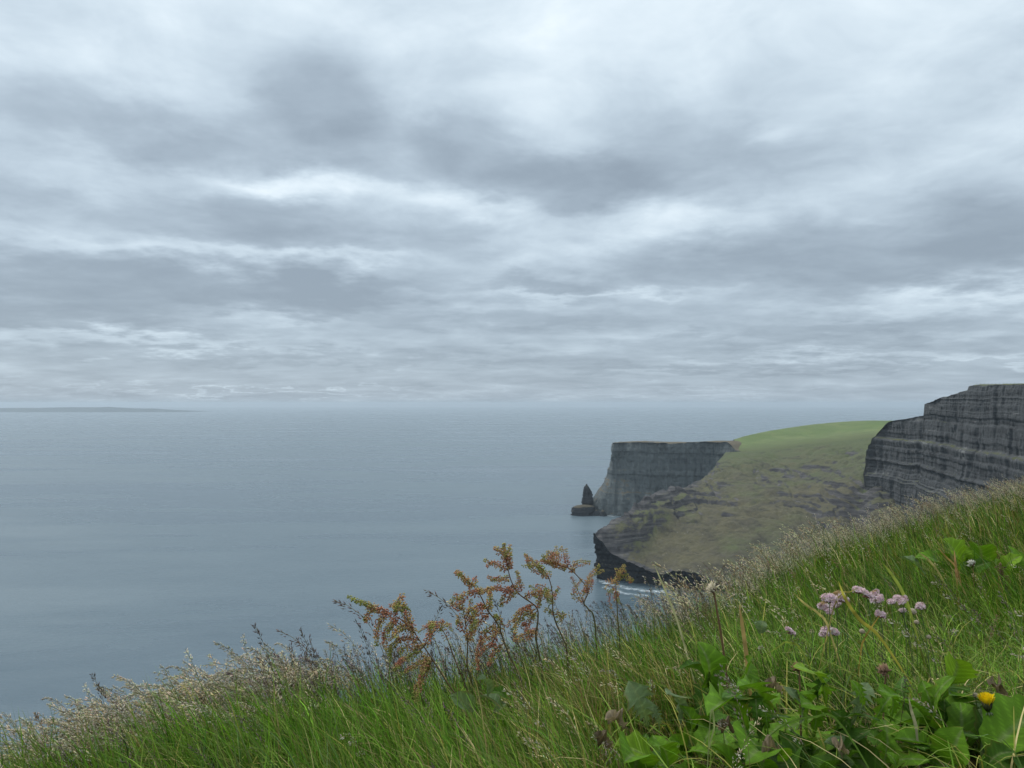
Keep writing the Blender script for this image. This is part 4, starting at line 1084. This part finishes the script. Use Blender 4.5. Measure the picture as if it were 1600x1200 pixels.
def build_thrift():
    sp = [  # px, py, width px, open?, label
        (1235, 982, 18, 1, 'lone lilac thrift head set apart on the seaward side'), (1290, 983, 20, 1, 'lilac thrift head low beside the silvery wilting one'), (1303, 984, 17, 2, 'silvery half wilted thrift head beside a lilac one'),
        (1296, 930, 24, 1, 'large pink thrift head at the top of the densest cluster'), (1308, 928, 24, 3, 'large thrift head with a brown centre in the densest cluster'), (1318, 932, 18, 3, 'brownish thrift head touching the yellow curved blade'), (1306, 940, 20, 1, 'pink thrift head underneath the two largest in the cluster'),
        (1287, 943, 22, 3, 'pink thrift head with buff centre at the lower side of the cluster'), (1296, 953, 14, 1, 'small dull pink thrift head at the foot of the cluster'),
        (1341, 918, 20, 1, 'pink thrift head at the seaward end of the slanting row'), (1354, 924, 20, 1, 'pink thrift head second in the slanting row'), (1366, 923, 16, 3, 'buff topped thrift head third in the slanting row'), (1370, 931, 22, 1, 'bright pink thrift head at the low end of the slanting row'),
        (1393, 937, 15, 1, 'small pink thrift head on the side of the group of three'), (1403, 931, 17, 1, 'pink thrift head on top of the group of three'), (1411, 935, 16, 1, 'pink thrift head at the inland side of the group of three'),
        (1438, 944, 17, 1, 'pale pink thrift head farthest inland'), (1376, 957, 17, 1, 'pale lilac thrift head on the crossing dry stalk'), (1410, 951, 13, 2, 'dull pink thrift head under the group of three'),
        (1426, 954, 12, 0, 'cream thrift bud under the farthest inland pink head'), (1432, 971, 9, 0, 'buff thrift bud, lower of the two stacked buds'), (1347, 985, 10, 0, 'small pinkish thrift bud near the foot of the yellow blade'), (1451, 994, 9, 0, 'tiny white thrift bud lowest on the inland side'),
        (1524, 1085, 9, 0, 'tiny white bud just left of the yellow flower'), (1462, 894 + 160, 0, 0, '')]
    pink = np.array((.76, .50, .66)); pale = np.array((.86, .72, .80)); buff = np.array((.42, .29, .17)); cream = np.array((.52, .44, .34))
    for i, (px, py, w, op, lab) in enumerate(sp):
        if not w: continue
        rs = np.random.default_rng(900 + i); Y = 1.60 + rs.uniform(-.05, .08) if py < 1050 else 1.2
        hd = np.array(at(px, py + w * .22, Y)); r = w / 2 / F * Y * rs.uniform(.82, .98)
        base, sg = stem_to_ground(hd - np.array((0, 0, r * .15)), rs.normal(0, .012, 2) + np.array((.012, 0)), .0007, (.10, .14, .05))
        root = obj('thrift_flower' if op else 'thrift_bud', None, label=lab, cat='thrift', group='pink thrift in the short grass', loc=base)
        obj('stem', sg.mesh('stem', M_STEM), root)
        g = Geo(); c0 = hd - base
        if op:
            nf = int(26 + 30 * (w / 22)); k = np.arange(nf) + .5; ph = np.arccos(1 - 1.25 * k / nf); th = k * 2.39996
            D = np.stack([np.sin(ph) * np.cos(th), np.sin(ph) * np.sin(th), np.cos(ph)], 1); D += rs.normal(0, .10, D.shape); D /= np.linalg.norm(D, axis=1, keepdims=True)
            flat, tiltx = rs.uniform(.55, .9), rs.normal(0, .35)
            for j in range(nf):
                d = D[j]; a = np.cross(d, (.3, .5, .81)); a /= np.linalg.norm(a); b = np.cross(d, a); pr = r * rs.uniform(.6, 1.15)
                ce = c0 + d * pr * np.array((1, 1, flat)) + np.array((d[0] * 0, 0, tiltx * d[0] * r)); fl = r * rs.uniform(.30, .42); tw = rs.uniform(0, 6)
                V = [ce - d * fl * .55]
                for q in range(10):
                    an = tw + q * np.pi / 5; rr = fl * (1.0 if q % 2 == 0 else .52); V.append(ce + (np.cos(an) * a + np.sin(an) * b) * rr + d * fl * (.12 if q % 2 == 0 else -.05))
                f = [(0, 1 + q, 1 + (q + 1) % 10) for q in range(10)]
                mixp = rs.uniform(0, 1); c = pink * (1 - mixp) + pale * mixp
                if op == 2 and rs.random() < .4: c = np.array((.60, .56, .58))
                if op == 3 and d[2] > .72: c = buff * rs.uniform(.8, 1.3)
                cc = np.tile(c, (11, 1)); cc[0] = c * .6
                g.add(V, f, cc * rs.uniform(.8, 1.15))
            obj('petals', g.mesh('petals', M_FLOWER), root)
        else:
            nf = 26; k = np.arange(nf) + .5; ph = np.arccos(1 - 1.6 * k / nf); th = k * 2.39996; D = np.stack([np.sin(ph) * np.cos(th), np.sin(ph) * np.sin(th), np.cos(ph)], 1)
            g.spindles(c0 + D * r * .25, D + np.array((0, 0, .5)), r * .95, r * .33, cream * rs.uniform(.7, 1.2, (nf, 1)), 4)
            obj('bud', g.mesh('bud', M_FLOWER), root)
        g = Geo(); k = np.arange(12); D = np.stack([np.cos(k * 2.4), np.sin(k * 2.4), np.full(12, -.12)], 1)
        g.spindles(np.tile(c0 - (0, 0, r * .35), (12, 1)), D, r * .75, r * .22, np.array((.22, .12, .08)) * rs.uniform(.7, 1.3, (12, 1)), 4)
        obj('bracts', g.mesh('bracts', M_FLOWER), root)


build_thrift()


def build_yellow_flower():
    Y = 1.16; top = np.array(at(1541, 1087, Y)); cup = np.array(at(1543, 1112, Y)); base = np.array(at(1531, 1192, Y)); bz = float(ground(base[0], base[1])); base = np.array((base[0], base[1], bz))
    root = obj('dandelion_flower', None, label='single yellow half closed dandelion flower on a pale green stem', cat='dandelion', loc=base)
    r = 10.5 / F * Y; rs = np.random.default_rng(3)
    g = Geo(); g.tube(smooth_path([(0, 0, 0), (np.array(at(1537, 1150, Y)) - base), np.array(at(1546, 1125, Y)) - base, cup - base], 20), np.linspace(.0030, .0024, 20), (.16, .22, .075), 8); obj('stem', g.mesh('stem', M_STEM), root)
    g = Geo(); ax = top - cup; h = np.linalg.norm(ax); ax /= h; a = np.cross(ax, (0, 1, .1)); a /= np.linalg.norm(a); b = np.cross(ax, a)
    for j in range(74):
        th = j * 2.39996; k = math.sqrt((j + .5) / 74); d = math.cos(th) * a + math.sin(th) * b; t = np.linspace(0, 1, 5)
        P = (cup - base)[None] + d[None] * (r * (.25 * k + .95 * k * t ** 1.2))[:, None] + ax[None] * (h * (.15 + t * rs.uniform(.82, 1.06) * (1.0 - .10 * k)))[:, None]
        sd = np.cross(d, ax); w = r * .17 * np.array([.7, 1, 1, 1, .75]); c = np.array((.88, .64, .012)) * rs.uniform(.8, 1.1)
        V = np.vstack([P - sd * w[:, None], P + sd * w[:, None]]); f = []
        for q in range(4): f += [(q, 5 + q, 6 + q), (q, 6 + q, q + 1)]
        cc = np.tile(c, (10, 1)); cc[[0, 5, 1, 6]] *= np.array((.75, .62, .8))
        g.add(V, f, cc)
    obj('petals', g.mesh('petals', M_FLOWER), root)
    g = Geo(); k = np.arange(18); D = np.cos(k * 2.4)[:, None] * a + np.sin(k * 2.4)[:, None] * b
    g.spindles(np.tile(cup - base, (18, 1)) + D * r * .22, D * .38 + ax * 1.1, h * .75, r * .20, np.array((.045, .050, .020)) * rs.uniform(.7, 1.3, (18, 1)), 4)
    k = np.arange(9); D = np.cos(k * .698)[:, None] * a + np.sin(k * .698)[:, None] * b
    g.spindles(np.tile(cup - base, (9, 1)) + D * r * .2, D - ax * .7, r * .75, r * .14, np.array((.17, .21, .11)) * rs.uniform(.8, 1.2, (9, 1)), 4)
    obj('bracts', g.mesh('bracts', M_LEAF), root)


def build_heads():
    # spent flower heads on stalks
    for px, py, Y, w, bpx, bpy_, lab, col, nm in [
        (1115, 922, 1.5, 12, 1143, 1008, 'cream seed tuft on a thick brown stalk above the grass', (.62, .54, .40), 'seed_tuft'),
        (1249, 1045, 1.22, 11, 1252, 1105, 'brown closed flower head on a dark stalk above the lobed leaves', (.28, .16, .095), 'closed_flower'),
        (1384, 1050, 1.22, 13, 1376, 1100, 'pinkish brown closed flower head lying over the short grass', (.30, .185, .12), 'closed_flower'),
        (1563, 886, 2.5, 9, 1583, 930, 'withered brown stalk with shrivelled heads by the dock', (.20, .13, .08), 'withered_stalk'),
        (1520, 882, 2.5, 8, 1524, 905, 'tiny white seed tuft among the fresh dock leaves', (.66, .64, .58), 'seed_tuft')]:
        rs = np.random.default_rng(int(px)); hd = np.array(at(px, py, Y)); b = np.array(at(bpx, bpy_, Y)); b[2] = min(b[2], float(ground(b[0], b[1]))); r = w / F * Y
        root = obj(nm, None, label=lab, cat='seed head' if 'tuft' in nm else ('stalk' if 'stalk' in nm else 'flower head'), loc=b)
        g = Geo(); g.tube(smooth_path([(0, 0, 0), (hd - b) * np.array((.45, .5, .55)), hd - b], 14), np.linspace(.0022, .0016, 14) * (1.2 if nm == 'seed_tuft' and px < 1200 else .8), (.17, .10, .05), 6); obj('stem', g.mesh('stem', M_STEM), root)
        g = Geo()
        if nm == 'withered_stalk':
            for t in np.linspace(.35, 1, 9):
                n = 16; D = rs.normal(0, 1, (n, 3)); g.spindles(np.tile((hd - b) * np.array((t, t, t)), (n, 1)) + D * .003, D, .010, .0026, np.array(col) * rs.uniform(.4, 1.5, (n, 1)), 4)
        else:
            n = 70; D = rs.normal(0, .5, (n, 3)) + np.array((-.75, -.1, .7)) * (1 if nm == 'seed_tuft' else .9)
            g.spindles(np.tile(hd - b, (n, 1)) + rs.normal(0, r * .14, (n, 3)), D, r * 1.0, r * .13, np.array(col) * rs.uniform(.65, 1.25, (n, 1)), 4)
            n = 16; D = rs.normal(0, .5, (n, 3)) + np.array((-.5, 0, .6)); g.spindles(np.tile(hd - b, (n, 1)), D, r * .7, r * .2, np.array((.16, .10, .06)) * rs.uniform(.7, 1.3, (n, 1)), 4)
        obj('head', g.mesh('head', M_SEED), root)


def build_dry_blades():
    for pts, Y, w, col, lab in [
        ([(1155, 945), (1161, 985), (1168, 1036), (1172, 1075)], 1.45, 7, (.46, .30, .13), 'tan dry blade standing upright left of the thrift'),
        ([(1310, 908), (1322, 938), (1345, 970), (1378, 1000)], 1.55, 5.5, (.52, .44, .09), 'curved yellow blade among the thrift heads'),
        ([(1239, 926), (1258, 944), (1280, 960), (1296, 985)], 1.57, 4, (.52, .42, .17), 'thin straw blade leaning left of the densest thrift cluster'),
        ([(1378, 878), (1395, 900), (1410, 925), (1425, 965)], 1.62, 5, (.30, .34, .07), 'yellow green blade rising behind the group of three thrift heads'),
        ([(1341, 919), (1328, 925), (1316, 928), (1300, 960)], 1.56, 2.5, (.44, .36, .12), 'thin yellow stalk bent across the thrift cluster'),
        ([(1376, 960), (1362, 980), (1350, 1000), (1345, 1020)], 1.54, 3, (.42, .28, .07), 'thin orange stalk under the pale lilac thrift head'),
        ([(1420, 1090), (1424, 1110), (1430, 1130), (1433, 1150)], 1.15, 5, (.40, .35, .24), 'short grey dry blade over the toothed leaves'),
        ([(1491, 860), (1493, 880), (1495, 898), (1496, 915)], 2.45, 4, (.48, .26, .13), 'rusty upright stub before the fresh dock leaves'),
        ([(1466, 856), (1478, 870), (1492, 884), (1500, 905)], 2.45, 3, (.40, .25, .10), 'rusty leaning blade before the fresh dock leaves'),
        ([(1435, 863), (1445, 870), (1453, 877), (1470, 900)], 2.45, 3, (.44, .36, .16), 'straw blade at the seaward side of the fresh dock leaves'),
        ([(1022, 882), (1036, 915), (1058, 970), (1075, 1030)], 1.55, 3.2, (.50, .46, .28), 'long pale stalk crossing in front of the dark sea cliff'),
        ([(1200, 1152), (1232, 1130), (1272, 1121), (1314, 1132)], 1.08, 4.5, (.12, .20, .04), 'long green blade arching low over the lobed leaves'),
        ([(1195, 1025), (1215, 1012), (1232, 1004), (1260, 1030)], 1.3, 3, (.26, .30, .06), 'yellow green blade bent over in the grass below the small pale leaves'),
        ([(1105, 1190), (1110, 1160), (1116, 1135), (1110, 1120)], 1.08, 3, (.30, .34, .14), 'pale upright blade before the dark lobed leaves')]:
        P = np.array([at(px, py, Y) for px, py in pts]); k_ = np.clip((P[-1, 2] - float(ground(P[-1, 0], P[-1, 1]))) / max(P[-2, 2] - P[-1, 2], .012), .3, 2.2); e_ = P[-1] + (P[-1] - P[-2]) * k_; e_[2] = min(e_[2], float(ground(e_[0], e_[1]))); P = np.vstack([P, e_[None]])
        o_ = P[-1].copy(); P = smooth_path(P - o_, 18); n = len(P); T = np.gradient(P, axis=0); T /= np.linalg.norm(T, axis=1, keepdims=True)
        S = np.cross(T, np.array((0.2, 1, .35))); S /= np.linalg.norm(S, axis=1, keepdims=True); Nn = np.cross(S, T)
        hw = (w / F * Y / 2) * np.interp(np.linspace(0, 1, n), [0, .2, .6, .8, 1], [.12, .8, 1, .6, .3]); rs = np.random.default_rng(int(pts[0][0]))
        V = np.stack([P - S * hw[:, None] + Nn * hw[:, None] * .35, P, P + S * hw[:, None] + Nn * hw[:, None] * .35], 1).reshape(-1, 3)
        q = grid_faces(n, 3); c = np.array(col) * (1 + .25 * rs.normal(0, 1, (n, 1))); c = np.repeat(np.clip(c, .02, 1), 3, 0)
        obj('grass_straw', mesh('blade', V, [q], [M_GRASS], c), label=lab, cat='grass blade', group='single blades standing out of the bank', loc=o_)


build_yellow_flower(); build_heads(); build_dry_blades()


# ------------------------------------------------------------------ surf at the foot of the cliffs
def build_surf():
    M = Mat('sea_foam'); P = M.obj()
    a = M.noise(M.mapping(P, (.16, .34, 1)), 1, 6, .75, 1.2); f = M.nd('ShaderNodeAttribute', attribute_name='Col').outputs['Fac']
    k = M.ramp(M.math('ADD', M.math('MULTIPLY', f, .42), a), [(.84, 0.0), (1.0, .85)])
    b = M.bsdf((.60, .67, .70), .8, .2); t = M.nd('ShaderNodeBsdfTransparent'); m_ = M.nd('ShaderNodeMixShader'); M.L.new(k, m_.inputs[0]); M.L.new(t.outputs[0], m_.inputs[1]); M.L.new(b, m_.inputs[2])
    mat = M.done(m_.outputs[0])
    for pts, w, lab in [([(886, 803.5), (900, 803), (915, 803.5), (935, 804.5), (955, 806), (978, 807)], 8, 'thin white surf line below the sea stack'),
                        ([(925, 902), (940, 908), (955, 913), (975, 918), (1000, 922), (1040, 926), (1100, 934)], 13, 'white surf washing the foot of the dark sea cliff'),
                        ([(933, 915), (950, 919), (972, 926), (1000, 930), (1030, 931)], 9, 'broken white foam drifting off the dark sea cliff'),
                        ([(820, 772), (845, 776), (868, 781), (890, 785)], 5, 'faint white streak on the water left of the sea stack')]:
        Q = []
        for px, py in pts:
            u, wv = ray(px, py); Y = -H / wv; Q.append((u * Y, Y, .12))
        Pq = smooth_path(Q, 60); T = np.gradient(Pq, axis=0); T /= np.linalg.norm(T, axis=1, keepdims=True); S = np.stack([-T[:, 1], T[:, 0], 0 * T[:, 0]], 1)
        s = np.linspace(-1, 1, 9); G = Pq[:, None] + S[:, None] * (s * w)[None, :, None]; G[..., 2] = .12
        en = np.minimum(1, np.minimum(np.arange(60), 59 - np.arange(60)) / 10.0)[:, None]
        fac = (1 - np.abs(s)[None] ** 1.5) * en * (.6 if 'faint' in lab else (1.35 if 'stack' in lab else 1.0))
        obj('surf', mesh('surf', G.reshape(-1, 3), grid_faces(60, 9), [mat], np.repeat(fac.reshape(-1, 1), 3, 1)), label=lab, kind='stuff')


build_surf()


def build_fence():
    root = obj('clifftop_fence', None, label='thin post and wire fence along the top of the tall cliff', cat='fence', loc=at(1550, 600, 522))
    r0 = np.array(root.location); P = [np.array(at(px, 601.2 - .6 * math.sin((px - 1525) / 80 * 3.1), 545 - (px - 1525) * .95)) + np.array((3.0, 3.0, -.2)) for px in np.linspace(1524, 1600, 14)]
    rs = np.random.default_rng(8)
    for p in P:
        g = Geo(); h = rs.uniform(1.1, 1.4); q = p - r0; g.tube([q + (0, 0, -.6), q + (0, 0, h * .5), q + (rs.normal(0, .06), 0, h)], [.09, .085, .08], (.11, .095, .08), 6); obj('post', g.mesh('post', M_STEM), root)
    for hh in (.5, 1.0):
        g = Geo(); g.tube([p - r0 + (0, 0, hh) for p in P], .02, (.10, .10, .10), 4); obj('wire', g.mesh('wire', M_STEM), root)


build_fence()
